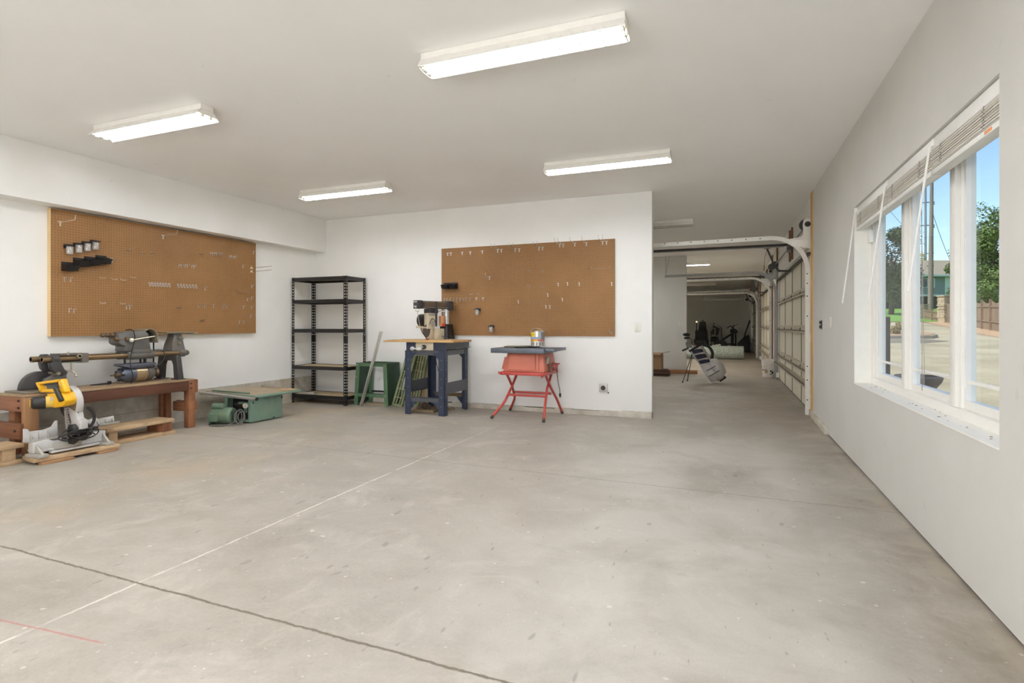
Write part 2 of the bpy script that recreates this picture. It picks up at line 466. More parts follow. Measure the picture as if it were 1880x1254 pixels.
# ------------------------------------------------------------------ pegboards
def pegboard_mat(name, ax):
    m = bpy.data.materials.new(name); t = NT(m); p = t.pos(); xyz = t.xyz(p)
    u = xyz[ax]; z = xyz[2]
    f = t.noise(p, 2.2, 4.); g = t.noise(p, 40., 2.)
    col = t.mix(t.ramp(f, .3, .7), lin((138, 100, 60)), lin((153, 113, 70)))
    col = t.mix(t.math('MULTIPLY', t.ramp(g, .3, .7), .25), col, lin((166, 126, 84)))
    P = 1/.0254
    fu = t.math('SUBTRACT', t.math('FRACT', t.math('MULTIPLY', u, P)), .5)
    fz = t.math('SUBTRACT', t.math('FRACT', t.math('MULTIPLY', z, P)), .5)
    d = t.math('SQRT', t.math('ADD', t.math('MULTIPLY', fu, fu), t.math('MULTIPLY', fz, fz)))
    hole = t.math('SUBTRACT', 1., t.ramp(d, .11, .15))
    col = t.mix(hole, col, lin((62, 40, 24)))
    b = t.math('SUBTRACT', 0., hole)
    t.finish(col, .55, 0, b, .5, .003, .35)
    return m
PEGY = pegboard_mat('pegboard_face_side', 1); PEGX = pegboard_mat('pegboard_face_back', 0)
STRIP = wood('furring_strip', (214, 184, 132), (236, 212, 166), 2, 8.)
HOOK = mat('zinc_wire', (206, 202, 194), .3, .6, .05)
HOOKD = mat('dull_wire', (150, 128, 100), .4, .5, .05)
BLACKP = mat('black_plastic', (26, 25, 26), .4, 0, .1)
def glass(name, rgb=(255, 255, 255), rough=.02, refl=.08, tint=.97):
    m = bpy.data.materials.new(name); t = NT(m)
    tr = t.n('ShaderNodeBsdfTransparent'); tr.inputs[0].default_value = (*[c*tint for c in lin(rgb)], 1)
    gl = t.n('ShaderNodeBsdfGlossy'); gl.inputs['Roughness'].default_value = rough
    lw = t.n('ShaderNodeLayerWeight'); lw.inputs[0].default_value = .5
    mx = t.n('ShaderNodeMixShader')
    t.t.links.new(t.math('ADD', t.math('MULTIPLY', t.math('POWER', lw.outputs['Facing'], 5.), .5), .02), mx.inputs[0])
    t.t.links.new(tr.outputs[0], mx.inputs[1]); t.t.links.new(gl.outputs[0], mx.inputs[2])
    t.t.links.new(mx.outputs[0], t.out.inputs[0]); return m
JARG = glass('clear_jar_plastic', (236, 232, 226), .1, tint=.9)
_t = NT(JARG); _a = _t.n('ShaderNodeBsdfTransparent'); _b = _t.n('ShaderNodeBsdfDiffuse'); _b.inputs[0].default_value = (.78, .76, .73, 1); _g = _t.n('ShaderNodeBsdfGlossy'); _g.inputs['Roughness'].default_value = .08
_m = _t.n('ShaderNodeMixShader'); _m.inputs[0].default_value = .26; _m2 = _t.n('ShaderNodeMixShader'); _m2.inputs[0].default_value = .08
_t.t.links.new(_a.outputs[0], _m.inputs[1]); _t.t.links.new(_b.outputs[0], _m.inputs[2]); _t.t.links.new(_m.outputs[0], _m2.inputs[1]); _t.t.links.new(_g.outputs[0], _m2.inputs[2]); _t.t.links.new(_m2.outputs[0], _t.out.inputs[0])

pb = thing('pegboard', 'large brown pegboard under the boxed beam, behind the lathe bench', 'pegboard', (-5.94, 4.38, 1.63))
part('board', M().box(-.006, 0, -1.2, 1.2, -.602, .612), PEGY, pb)
fr = M()
for z0 in (-.602, -.05, .574): fr.box(-.058, -.007, -1.161, 1.161, z0, z0+.038)
for y0 in (-1.2, -.62, -.02, .58, 1.162): fr.box(-.058, -.007, y0, y0+.038, -.602, .612) if abs(y0+.02) > 1 else fr.box(-.057, -.008, y0, y0+.038, -.563, .573)
part('furring_frame', fr, STRIP, pb, label='pale pine edge of the backing frame')
pb2 = thing('pegboard', 'brown pegboard on the wall between the black shelving and the opening', 'pegboard', (-2.52, 6.755, 1.6))
part('board', M().box(-1.22, 1.22, 0, .006, -.605, .61), PEGX, pb2)
fr = M()
for z0 in (-.6, 0, .57): fr.box(-1.21, 1.21, .007, .024, z0, z0+.036)
part('furring_frame', fr, STRIP, pb2)

# ---- hooks, drawn with x along the wall, y out into the room, z up
def hook_single():
    m = M().cbox((0, .0015, 0), (.009, .002, .045))
    m.tube([(0, .002, .012), (0, .026, .008), (0, .032, .012), (0, .034, .026)], .0022, 6); return m
def hook_double():
    m = M().cbox((0, .0015, .01), (.04, .002, .010))
    for x in (-.015, .015):
        m.cbox((x, .0015, -.004), (.006, .002, .03))
        m.tube([(x, .002, .006), (x, .03, 0), (x, .037, .006), (x, .038, .022)], .0022, 6)
    return m
def hook_t(long=0., up=.03):
    m = M().cbox((0, .0015, .016), (.034, .002, .008)); m.cbox((0, .0025, -.004), (.010, .004, .042))
    if long:
        m.tube([(0, .003, .008), (0, long, .008+up*.4), (0, long+.012, .014+up*.6), (0, long+.014, .034+up)], .0028, 6)
    else:
        m.tube([(0, .003, 0), (0, .03, -.004), (0, .036, .006)], .0024, 6)
    return m
def hook_loop():
    m = M().tube([(-.006, .004, .024), (-.009, .014, .004), (-.008, .02, -.018), (.001, .022, -.025), (.008, .018, -.012), (.009, .012, .006), (.006, .006, .018)], .0021, 6)
    m.cbox((0, .0015, .018), (.015, .002, .006)); return m
def hook_flat(w=.07):
    return M().tube([(-w/2, .004, .006), (-w*.3, .014, 0), (w*.35, .018, -.002), (w/2, .020, .012)], .0024, 6)
_hm = {}
def hook(kind, mb_fn, m, board, a, z, label, group):
    key = kind + m.name
    if key not in _hm:
        _hm[key] = mesh_from(mb_fn(), 'hanging_hook'); _hm[key].materials.append(m)
    o = bpy.data.objects.new('hanging_hook', _hm[key]); COL.objects.link(o)
    if board == 'side': o.location = (-5.939, a, z); o.rotation_euler = (0, 0, -PI/2)
    else: o.location = (a, 6.754, z); o.rotation_euler = (0, 0, PI)
    return tag(o, label, 'hook', group)
ORD = ['first', 'second', 'third', 'fourth', 'fifth', 'sixth', 'seventh', 'eighth', 'ninth', 'tenth', 'eleventh', 'twelfth']
def row(kind, fn, m, board, pts, desc, group):
    n = len(pts)
    for k, (a, z) in enumerate(pts):
        lab = desc if n == 1 else '%s from the left %s' % (ORD[k] + (' hook' if 'hook' not in desc.split(' ')[:3] else ''), desc)
        hook(kind, fn, m, board, a, z, lab, group)
S = 'side'; B = 'back'
GS = 'wire hooks on the pegboard behind the lathe'; GB = 'wire hooks on the pegboard beside the opening'
row('tl', lambda: hook_t(.22, .03), HOOK, S, [(3.253, 2.109)], 'long white prong hook in the top corner above the clear jars', GS)
row('tl', None, HOOK, S, [(4.274, 2.135)], 'long white prong hook near the top middle of the pegboard behind the lathe', GS)
row('t', lambda: hook_t(), HOOK, S, [(3.724, 1.812)], 'white T hook beside the end of the black bin row', GS)
row('s', hook_single, HOOK, S, [(3.289, 1.576), (3.342, 1.58)], 'of the pair below the black bins', GS)
row('f', hook_flat, HOOK, S, [(3.63, 1.615), (3.742, 1.612), (3.834, 1.612), (3.935, 1.646)], 'in the upper row of thin flat wires', GS)
row('f', None, HOOK, S, [(3.63, 1.361), (3.828, 1.362)], 'of the lower pair of thin flat wires', GS)
row('d', hook_double, HOOKD, S, [(3.891, 1.928), (4.027, 1.912), (4.141, 1.926)], 'in the dull row above the board middle', GS)
row('s', None, HOOK, S, [(3.330, 1.279), (3.370, 1.276)], 'of the low pair by the pine board edge', GS)
row('s', None, HOOK, S, [(3.872, 1.327), (3.906, 1.326)], 'of the low pair above the lathe headstock', GS)
row('l', hook_loop, HOOK, S, [(4.114, 1.587), (4.145, 1.588), (4.177, 1.589), (4.209, 1.59), (4.242, 1.591), (4.274, 1.591), (4.307, 1.592), (4.341, 1.593)], 'in the longer row of close-set loops', GS)
row('l', None, HOOK, S, [(4.45, 1.592), (4.487, 1.593), (4.525, 1.594), (4.563, 1.595), (4.601, 1.597), (4.64, 1.598), (4.679, 1.599)], 'in the shorter row of close-set loops', GS)
row('dz', hook_double, HOOK, S, [(4.48, 1.825), (4.557, 1.833), (4.644, 1.835)], 'of the three double white ones above the loop rows', GS)
row('s', None, HOOK, S, [(4.807, 1.583)], 'single hook just past the shorter loop row on the lathe pegboard', GS)
row('d', None, HOOKD, S, [(4.458, 1.335)], 'dull double hook on its own above the lathe tailstock', GS)
row('d', None, HOOKD, S, [(4.757, 1.189)], 'dull double hook low on the lathe pegboard beyond the tailstock', GS)
row('s', None, HOOK, S, [(4.724, 1.37), (4.798, 1.372), (4.925, 1.372), (5.057, 1.368), (5.111, 1.375)], 'in the low row of five at the far board end', GS)
row('d', None, HOOKD, S, [(4.757, 1.994)], 'dull double hook starting the upper row near the far end of the lathe pegboard', GS)
row('dz', None, HOOK, S, [(4.899, 2.018), (4.951, 2.022), (5.03, 2.027), (5.175, 2.013), (5.23, 2.014)], 'in the upper row at the far board end', GS)
for (a, z), lab in zip([(5.364, 1.907), (5.538, 2.112), (5.512, 1.652), (5.438, 1.477), (5.506, 1.497), (5.373, 1.373), (5.506, 1.374), (5.488, 1.252), (5.31, 1.173), (5.383, 1.173)],
    ('small hook left of the two triangular brackets', 'topmost small hook at the far edge of the lathe pegboard', 'small hook below the triangular brackets at the board edge', 'small hook below the wire rail, further from the edge',
     'small hook below the wire rail, close to the edge', 'inner hook of the low pair at the far edge of the lathe pegboard', 'outer hook of the low pair at the far edge of the lathe pegboard',
     'lone small hook low at the far edge of the lathe pegboard', 'first of the two lowest hooks at the far end of the lathe pegboard', 'second of the two lowest hooks at the far end of the lathe pegboard')):
    hook('s', None, HOOK, S, a, z, lab, GS)
# two triangular brackets with long rods
CREAM = mat('cream_bracket', (226, 216, 176), .4)
for z, lab in ((1.904, 'upper triangular bracket with a long wire arm reaching past the board edge'), (1.856, 'lower triangular bracket with a long wire arm reaching past the board edge')):
    t = thing('hanging_bracket', lab, 'bracket', (-5.938, 5.506, z), -PI/2, 'long arm brackets on the pegboard edge')
    part('plate', M().prism([(-.028, -.012), (.028, -.012), (.006, .016), (-.006, .016)], 'y', .001, .006), CREAM, t)
    part('arm', M().tube([(0, .006, -.004), (-.004, .05, 0), (-.006, .33, .008), (-.006, .345, .014)], .0028, 6), HOOKD, t)
def wire_rail(label, loc, rz, w):
    m = M().tube([(-w/2, .002, .02), (-w/2, .03, .012), (-w/2, .034, -.004), (w/2, .034, -.004), (w/2, .03, .012), (w/2, .002, .02)], .0028, 6)
    for x in (-w/2, w/2): m.cbox((x, .0015, .014), (.008, .002, .034))
    solo('hanging_rail', m, HOOKD, label, 'hook', loc, rz, 'wire rails on the pegboards')
wire_rail('wire rail spanning two plates at the far end of the lathe pegboard', (-5.938, 5.36, 1.576), -PI/2, .22)
wire_rail('wire rail near the right edge of the pegboard beside the opening', (-1.48, 6.754, 1.848), PI, .23)
wire_rail('short wire rail at the middle of the pegboard beside the opening', (-2.342, 6.754, 1.426), PI, .065)

row('t', None, HOOK, B, [(-3.64, 2.129), (-3.591, 2.131), (-3.412, 2.13), (-3.289, 2.128), (-3.108, 2.133)], 'of the short T hooks along the top beside the opening', GB)
row('tl', None, HOOK, B, [(-2.879, 2.139), (-2.826, 2.139), (-2.628, 2.133), (-2.571, 2.133), (-2.294, 2.137), (-2.244, 2.138), (-2.011, 2.165), (-1.966, 2.164), (-1.813, 2.165), (-1.662, 2.163), (-1.455, 2.167), (-1.406, 2.166)], 'of the long prongs along the top edge, opening side', GB)
row('tm', lambda: hook_t(.12, .02), HOOK, B, [(-3.002, 1.778)], 'prong hook alone on the upper left of the opening pegboard', GB)
row('d', None, HOOKD, B, [(-2.425, 1.842), (-2.244, 1.835)], 'of the upper pair in the square of four dull hooks', GB)
row('d', None, HOOKD, B, [(-2.442, 1.65), (-2.258, 1.645)], 'of the lower pair in the square of four dull hooks', GB)
row('s', None, HOOK, B, [(-2.032, 1.659), (-1.907, 1.663), (-1.754, 1.658)], 'in the level row of three beside the square of four', GB)
row('s', None, HOOK, B, [(-1.34, 1.647)], 'small hook by itself at the right edge of the pegboard beside the opening', GB)
row('l', None, HOOK, B, [(-3.689, 1.493), (-3.651, 1.492), (-3.599, 1.491), (-3.542, 1.49), (-3.493, 1.49), (-3.439, 1.489), (-3.391, 1.488), (-3.348, 1.494), (-3.292, 1.493)], 'in the white row under the two black bins', GB)
row('tz', lambda: hook_t(), HOOK, B, [(-3.197, 1.492), (-3.098, 1.493)], 'of two T hooks ending the white row', GB)
row('f2', lambda: hook_flat(.03), HOOK, B, [(-3.268, 1.56), (-3.166, 1.558)], 'of the two thin ones above the row end', GB)
for (a, z), lab in zip([(-2.583, 1.446), (-2.173, 1.525), (-2.197, 1.372), (-2.145, 1.372), (-1.976, 1.463)],
    ('small hook alone left of the short wire rail', 'small hook alone below the square of four', 'first of the low pair above the paint can', 'second of the low pair above the paint can', 'small hook alone right of the low pair')):
    hook('s', None, HOOK, B, a, z, lab, GB)
sp = M()
sp.tube([(.02, .004, .05), (.01, .02, .02), (0, .02, 0), (-.012, .016, -.012), (-.022, .012, 0), (-.012, .01, .012), (0, .012, 0)], .0024, 6)
solo('hanging_hook', sp, HOOK, 'bent spring hook in the bottom right corner of the pegboard beside the opening', 'hook', (-1.352, 6.754, 1.04), PI, GB)

# ---- clear jars with black lids, black bins
def jar(label, loc, rz, grp):
    t = thing('hanging_jar', label, 'jar', loc, rz, grp)
    part('holder', M().box(-.034, .034, .001, .07, .0, .010).box(-.034, .034, .001, .006, -.02, .022), BLACKP, t, bevel=.002)
    part('body', M().lathe([(.026, -.001), (.029, -.006), (.029, -.07), (.026, -.076), (.024, -.0755), (.0265, -.069), (.0265, -.006), (.024, -.001)], (0, .036, 0), n=20), JARG, t)
def bin_(label, loc, rz, grp):
    m = M()
    m.prism([(.002, .03), (.002, -.04), (.075, -.04), (.105, .012), (.100, .012), (.072, -.036), (.006, -.036), (.006, .03)], 'x', -.05, .05)
    for s in (-1, 1):
        m.prism([(.003, .03), (.003, -.039), (.075, -.039), (.104, .011)], 'x', s*.05-.0015*s-.0015, s*.05-.0015*s+.0015)
    m.box(-.052, .052, .0, .004, -.042, .046)
    return solo('hanging_bin', m, BLACKP, label, 'bin', loc, rz, grp)
for k, (a, z) in enumerate(((3.315, 1.897), (3.395, 1.922), (3.471, 1.947), (3.546, 1.97))):
    jar(('lowest and first', 'second', 'third', 'highest and last')[k] + ' clear jar in the stepped row of four above the black bins', (-5.9385, a, z), -PI/2, 'clear jars behind the lathe')
for k, (a, z) in enumerate(((3.315, 1.70), (3.416, 1.752), (3.515, 1.775), (3.618, 1.80))):
    bin_(('lowest and first', 'second', 'third', 'highest and last')[k] + ' black bin in the stepped row of four below the clear jars', (-5.9385, a, z), -PI/2, 'black bins behind the lathe')
jar('clear jar alone right of the radial arm saw, higher of two', (-3.17, 6.7535, 1.349), PI, 'clear jars beside the opening')
jar('clear jar alone at the bottom edge of the pegboard, lower of two', (-2.964, 6.7535, 1.118), PI, 'clear jars beside the opening')
bin_('first of two black bins at the left edge above the radial arm saw', (-3.648, 6.7535, 1.682), PI, 'black bins beside the opening')
bin_('second of two black bins, the one further from the board edge', (-3.532, 6.7535, 1.683), PI, 'black bins beside the opening')

# ---- wall plates
PLATE = mat('ivory_plate', (226, 223, 214), .35, 0, .02); STEEL = mat('box_steel', (188, 186, 180), .4, .3, .06)
DARKG = mat('dark_socket', (52, 50, 48), .5)
t = thing('light_switch', 'white rocker light switch on the wall beside the opening', 'switch', (-1.025, 6.779, 1.11), PI)
part('plate', M().box(-.036, .036, 0, .005, -.058, .058), PLATE, t, bevel=.002); part('rocker', M().box(-.016, .016, .005, .009, -.033, .033), PLATE, t, bevel=.0015)
t = thing('power_socket', 'grey steel outlet box with one round black socket low on the wall', 'outlet', (-1.447, 6.779, .352), PI)
part('plate', M().box(-.052, .052, 0, .03, -.052, .052), STEEL, t, bevel=.004)
part('socket', M().cyl((0, .03, 0), (0, .034, 0), .030, n=20).cyl((0, .034, 0), (0, .036, 0), .016, n=16), DARKG, t)
part('loose_knockout', M().cbox((-.06, .006, -.062), (.014, .008, .018)), DARKG, t)
def rwall(name, label, cat, y, z):
    return thing(name, label, cat, (.9645, y, z), PI/2)
t = rwall('power_socket', 'dark outlet with notched edge on the window wall by the pine jamb', 'outlet', 6.795, 1.142)
part('plate', M().box(-.036, .036, 0, .004, -.058, .058), PLATE, t, bevel=.001)
part('socket', M().box(-.022, .022, .004, .014, -.046, .046).cyl((0, .014, .024), (0, .03, .024), .016, n=12).cyl((0, .014, -.024), (0, .03, -.024), .016, n=12), DARKG, t)
t = rwall('light_switch', 'white switch plate between the dark outlet and the window', 'switch', 6.255, 1.163)
part('plate', M().box(-.036, .036, 0, .006, -.058, .058), PLATE, t, bevel=.002); part('rocker', M().box(-.016, .016, .006, .01, -.033, .033), PLATE, t, bevel=.0015)
for y, lab in ((-.976, 'white switch plate near the end of the partition behind the golf bag'), (-1.05, 'white switch plate further from the end of the partition behind the golf bag')):
    t = thing('light_switch', lab, 'switch', (y, 13.399, 1.16), PI, 'switches on the partition')
    part('plate', M().box(-.026, .026, 0, .006, -.058, .058), PLATE, t, bevel=.002); part('rocker', M().box(-.012, .012, .006, .01, -.033, .033), PLATE, t)
# ------------------------------------------------------------------ black boltless shelving in the corner
SHBLK = mat('black_enamel', (34, 33, 32), .35, .1, .1); CHIP = wood('particle_board', (186, 164, 128), (208, 188, 152), 0, 30., .7)
SHX0, SHX1, SHY0, SHY1 = -5.955, -4.985, 6.255, 6.70
t = thing('shelving_unit', 'tall black boltless metal shelving in the corner with five decks', 'shelving', ((SHX0+SHX1)/2, (SHY0+SHY1)/2, 0))
hw, hd2 = (SHX1-SHX0)/2, (SHY1-SHY0)/2
DOTS = mat('bare_slot_steel', (206, 200, 188), .5, .3)
for sx in (-1, 1):
    for sy in (-1, 1):
        p = M(); L = .042; tk = .0025
        # angle post whose two webs are ladders of rungs, so the keyholes are real openings
        def web(ax):
            n = 44; H = 1.835/n
            for r in (0, L-.010):
                if ax == 0: p.box(*sorted((sx*(hw-r), sx*(hw-r-.010))), *sorted((sy*hd2, sy*(hd2-tk))), 0, 1.835)
                else: p.box(*sorted((sx*hw, sx*(hw-tk))), *sorted((sy*(hd2-r), sy*(hd2-r-.010))), 0, 1.835)
            for k in range(n):
                z = k*H
                if ax == 0: p.box(*sorted((sx*(hw-.010), sx*(hw-L+.010))), *sorted((sy*hd2, sy*(hd2-tk))), z, z+H*.52)
                else: p.box(*sorted((sx*hw, sx*(hw-tk))), *sorted((sy*(hd2-.010), sy*(hd2-L+.010))), z, z+H*.52)
        web(0); web(1)
        po = part('post', p, SHBLK, t)
        j = M().box(*sorted((sx*(hw+.001), sx*(hw-L-.002))), *sorted((sy*(hd2+.001), sy*(hd2-.004))), .88, .985)
        j.box(*sorted((sx*(hw+.001), sx*(hw-.004))), *sorted((sy*(hd2+.001), sy*(hd2-L-.002))), .88, .985)
        part('splice', j, SHBLK, po)
for z in (1.80, 1.475, 1.05, .515, .10):
    b = M(); h = .03
    for sy in (-1, 1):
        b.prism([(sy*(hd2-.004), z-.022), (sy*(hd2-.004), z+h), (sy*(hd2-.010), z+h), (sy*(hd2-.012), z+.012), (sy*(hd2-.04), z+.010), (sy*(hd2-.04), z+.006), (sy*(hd2-.016), z+.006), (sy*(hd2-.022), z-.022)], 'x', -hw+.004, hw-.004)
    for sx in (-1, 1):
        b.prism([(sx*(hw-.004), z-.022), (sx*(hw-.004), z+h), (sx*(hw-.010), z+h), (sx*(hw-.012), z+.012), (sx*(hw-.04), z+.010), (sx*(hw-.04), z+.006), (sx*(hw-.016), z+.006), (sx*(hw-.022), z-.022)], 'y', -hd2+.004, hd2-.004)
    sf = part('shelf_beam_frame', b, SHBLK, t)
    part('deck', M().box(-hw+.014, hw-.014, -hd2+.014, hd2-.014, z+.0125, z+.024), CHIP, sf, label='tan particle board deck')
m = M().prism([(0, 0), (.30, 0), (.30, .02), (.27, .035), (.03, .035), (0, .02)], 'x', 0, .17)
m.box(-.004, .174, -.01, .012, 0, .05)
solo('metal_strip', M().box(-.13, .13, -.055, .05, 0, .022).box(-.13, .13, -.07, -.055, 0, .034), mat('dull_aluminium', (176, 172, 162), .45, .5, .05),
     'flat grey metal strip lying on the lowest deck of the black shelving', 'strip', (-5.74, 6.36, .1245), .15, bevel=.004)

# ------------------------------------------------------------------ green stand
GREEN = mat('machine_green', (54, 80, 60), .35, .1, .14, 7., dirt=(40, 52, 40), dirt_amt=.6)
GREEN2 = mat('machine_green_frame', (84, 114, 86), .38, .1, .08, 12., dirt=(120, 128, 100), dirt_amt=.25)
t = thing('tool_stand', 'dark green splayed sheet metal tool stand, empty, beside the black shelving', 'stand', (-4.66, 6.55, 0))
# local: front at y=-.16; splay outwards below
xt, xb, yt, yb, H = .255, .285, .155, .165, .60
xr = lambda z: xb + (xt-xb)*z/H
# side panels
for s, lab in ((-1, None), (1, None)):
    sp = M()
    a = [(s*xb, -yb, .02), (s*xb, yb, .02), (s*xt, yt, H), (s*xt, -yt, H)]
    bb = [(s*(xb-.004), -yb, .02), (s*(xb-.004), yb, .02), (s*(xt-.004), yt, H), (s*(xt-.004), -yt, H)]
    sp.loft([a, bb]); part('side_panel', sp, GREEN, t)
for s in (-1, 1):
    for f in (-1, 1):
        lg = M()
        def ring(z, w=.062):
            X = xr(z); Y = yb + (yt-yb)*z/H
            return [(s*(X+.003), f*(Y+.003), z), (s*(X+.003-w), f*(Y+.003), z), (s*(X+.003-w), f*(Y-.003), z), (s*(X-.001), f*(Y-.003), z)]
        lg.loft([ring(0), ring(H+.004)])
        part('leg', lg, GREEN2, t)
for f in (-1, 1):
    part('top_rail', M().box(-xt+.05, xt-.05, f*yt-.004, f*yt+.004, H-.045, H+.004).box(-xt, xt, f*yt-.02, f*yt+.004, H, H+.004), GREEN2, t)
    part('lower_rail', M().box(-xr(.15)+.05, xr(.15)-.05, f*.163-.003, f*.163+.005, .125, .178).box(-xr(.15)+.05, xr(.15)-.05, f*.163-.018*f, f*.163+.003*f, .174, .178) if f < 0 else
         M().box(-xr(.15)+.05, xr(.15)-.05, .157, .165, .155, .178), GREEN2 if f < 0 else SHBLK, t)
bl = M()
for s in (-1, 1):
    for z in (.02, .15, .4, .575): bl.cyl((s*(xr(z)-.03), -.170, z), (s*(xr(z)-.03), -.178, z), .008, n=8)
part('bolts', bl, mat('bright_bolt', (206, 206, 198), .3, .7), t)['kind'] = 'stuff'
# pale boards lying on the floor behind it
solo('floor_board', M().box(-.19, .19, -.07, .07, 0, .018), wood('grey_board', (150, 134, 110), (176, 160, 134), 0, 14.), 'flat board lying on the floor under the green stand', 'board', (-4.64, 6.53, .001), .04, bevel=.002)

# ------------------------------------------------------------------ aluminium bar leaning in the stand
ALU = mat('aluminium', (204, 202, 196), .28, .8, .05)
b = M()
p0, p1 = Vector((-4.768, 6.298, .014)), Vector((-4.496, 6.388, 1.047))
b.beam(p0, p1, .022, .03, (0, 1, 0)); b.beam(p0 + Vector((.024, 0, 0)), p1 + Vector((.024, 0, 0)), .012, .022, (0, 1, 0))
solo('aluminium_rail', b, ALU, 'long bright aluminium rail leaning through the green stand against the wall', 'rail', bevel=.002)

# ------------------------------------------------------------------ green slatted grilles leaning on the wall
GRILL = mat('olive_slats', (120, 128, 94), .5, .1, .1, 14., dirt=(86, 92, 60), dirt_amt=.4)
def grille(w, L, label, base, rot, group):
    t = thing('slatted_grille', label, 'grille', base, 0, group)
    t.rotation_euler = rot
    part('frame', M().box(-w/2, -w/2+.03, -.02, .02, 0, L).box(w/2-.03, w/2, -.02, .02, 0, L).box(-w/2+.03, w/2-.03, -.018, .018, 0, .03).box(-w/2+.03, w/2-.03, -.018, .018, L-.035, L), GRILL, t, bevel=.002)
    m = M(); n = max(2, int((w-.06)/.042))
    for k in range(n):
        x = -w/2+.03 + (w-.06)*(k+.5)/n; m.box(x-.0085, x+.0085, -.012, .012, .03, L-.035)
    part('slats', m, GRILL, t)
    for k in range(1, 6): part('cross_rod', M().cyl((-w/2+.01, -.014, L*k/6), (w/2-.01, -.014, L*k/6), .005, n=6), mat('rod_olive', (176, 178, 132), .5), t)
grille(.19, .74, 'olive slatted grille leaning behind the blue saw stand, the one further from the green stand', (-4.12, 6.60, .004), (-.13, .15, .06), 'slatted grilles leaning on the wall')
grille(.16, .74, 'olive slatted grille leaning beside the green stand, partly behind it', (-4.285, 6.475, .004), (-.20, .20, .06), 'slatted grilles leaning on the wall')
BEIGE = mat('kraft_beige', (206, 188, 152), .7, 0, .05)
solo('cardboard_sheet', M().box(-.15, .15, -.012, .012, 0, .72), BEIGE, 'beige cardboard panel standing on the wall behind the slatted grilles', 'panel', (-4.07, 6.745, .001), 0, bevel=.002)

# ------------------------------------------------------------------ clutter under the blue stand
OLDW = wood('dark_scrap_wood', (112, 94, 72), (152, 132, 106), 0, 12., .8)
solo('scrap_board', M().box(-.16, .16, -.10, .10, 0, .03), OLDW, 'short weathered board on the floor under the blue saw stand', 'board', (-3.70, 6.24, .001), .12, bevel=.003)
m = M()
for k in range(5):
    r = .095 - .012*k; m.tube([(r*math.cos(a*PI/12)*1.0, -.05+.025*k, max(.004, r*math.sin(a*PI/12))+.004) for a in range(0, 13)], .0045, 6)
m.sphere((0, 0, .04), .045, 12, (1, .8, .85))
solo('wire_coil', m, mat('rusty_wire', (96, 80, 66), .7, .3, .2), 'arched rusty wire cage lying on the scrap board', 'coil', (-3.70, 6.24, .0325), .2)
m = M(); rng = random.Random(5)
for k in range(16):
    x, y = rng.uniform(-.2, .2), rng.uniform(-.03, .05); s = rng.uniform(.015, .04)
    m.cbox((x, y, s*.35+.002), (s*1.6, s, s*.6), (0, 0, rng.uniform(0, 3)))
o = solo('chips', m, OLDW, 'loose dark scraps on the floor behind the scrap board', 'scraps', (-3.62, 6.5, .001)); o['kind'] = 'stuff'

# ------------------------------------------------------------------ radial arm saw on its blue steel stand
BLUE = mat('dark_blue_steel', (52, 60, 80), .4, .25, .1, 10., dirt=(70, 78, 96), dirt_amt=.4)
BLUEG = mat('slate_grey_steel', (84, 86, 92), .42, .2, .06)
ORW = wood('orange_ply', (178, 138, 88), (206, 168, 116), 0, 9., .5, dirt=(176, 158, 130))
SAWGREY = mat('charcoal_casting', (66, 64, 68), .45, .2, .08)
CREAMP = mat('cream_housing', (206, 196, 172), .45, 0, .04)
CHROME = mat('polished_steel', (214, 216, 218), .16, .9, .03)
t = thing('radial_arm_saw', 'radial arm saw with wooden table on a dark blue steel leg stand', 'saw', (-3.555, 6.30, 0))
LX0, LX1, LY0, LY1 = -.285, .285, -.32, .33
for sx in (-1, 1):
    for f in (-1, 1):
        X = sx*.285; Y = LY0 if f < 0 else LY1
        lg = M()
        ww = .085
        lg.box(*sorted((X, X-sx*ww)), *sorted((Y, Y-f*.004)), 0, .815)
        lg.box(*sorted((X, X-sx*.004)), *sorted((Y, Y-f*ww)), 0, .815)
        lo = part('leg', lg, BLUE, t)
        h = M()
        for k in range(6):
            z = .12 + k*.115
            h.cyl((X-sx*.045, Y+f*.0005, z), (X-sx*.045, Y+f*.002, z), .0055, n=8)
            h.cyl((X+sx*.0005, Y-f*.045, z), (X+sx*.002, Y-f*.045, z), .0055, n=8)
        part('bolt_heads', h, mat('pale_bolt', (150, 158, 170), .4, .4), lo)
        gm = M()
        gm.prism([(X-sx*.085, .70), (X-sx*.085, .79), (X-sx*.175, .79)], 'y', *sorted((Y-f*.004, Y-f*.009)))
        gm.prism([(X-sx*.085, .165), (X-sx*.085, .07), (X-sx*.165, .165)], 'y', *sorted((Y-f*.004, Y-f*.009)))
        part('gusset', gm, BLUE, lo)
for Y, f in ((LY0, -1), (LY1, 1)):
    part('upper_rail', M().box(-.20, .20, *sorted((Y-f*.005, Y-f*.01)), .755, .815).box(-.281, .281, *sorted((Y-f*.004, Y-f*.05)), .811, .815), BLUEG, t)
    part('lower_rail', M().box(-.2, .2, *sorted((Y-f*.005, Y-f*.01)), .165, .217).box(-.2, .2, *sorted((Y-f*.005, Y-f*.075)), .213, .217), BLUEG if f < 0 else OLDW, t)
for sx in (-1, 1):
    X = sx*.285
    part('side_rail', M().box(*sorted((X+sx*.001, X+sx*.006)), LY0+.03, LY1-.03, .27, .415).box(*sorted((X+sx*.001, X-sx*.03)), LY0+.09, LY1-.09, .27, .274), BLUEG, t)
    part('upper_side_rail', M().box(*sorted((X-sx*.005, X-sx*.01)), LY0+.09, LY1-.09, .755, .815), BLUEG, t)
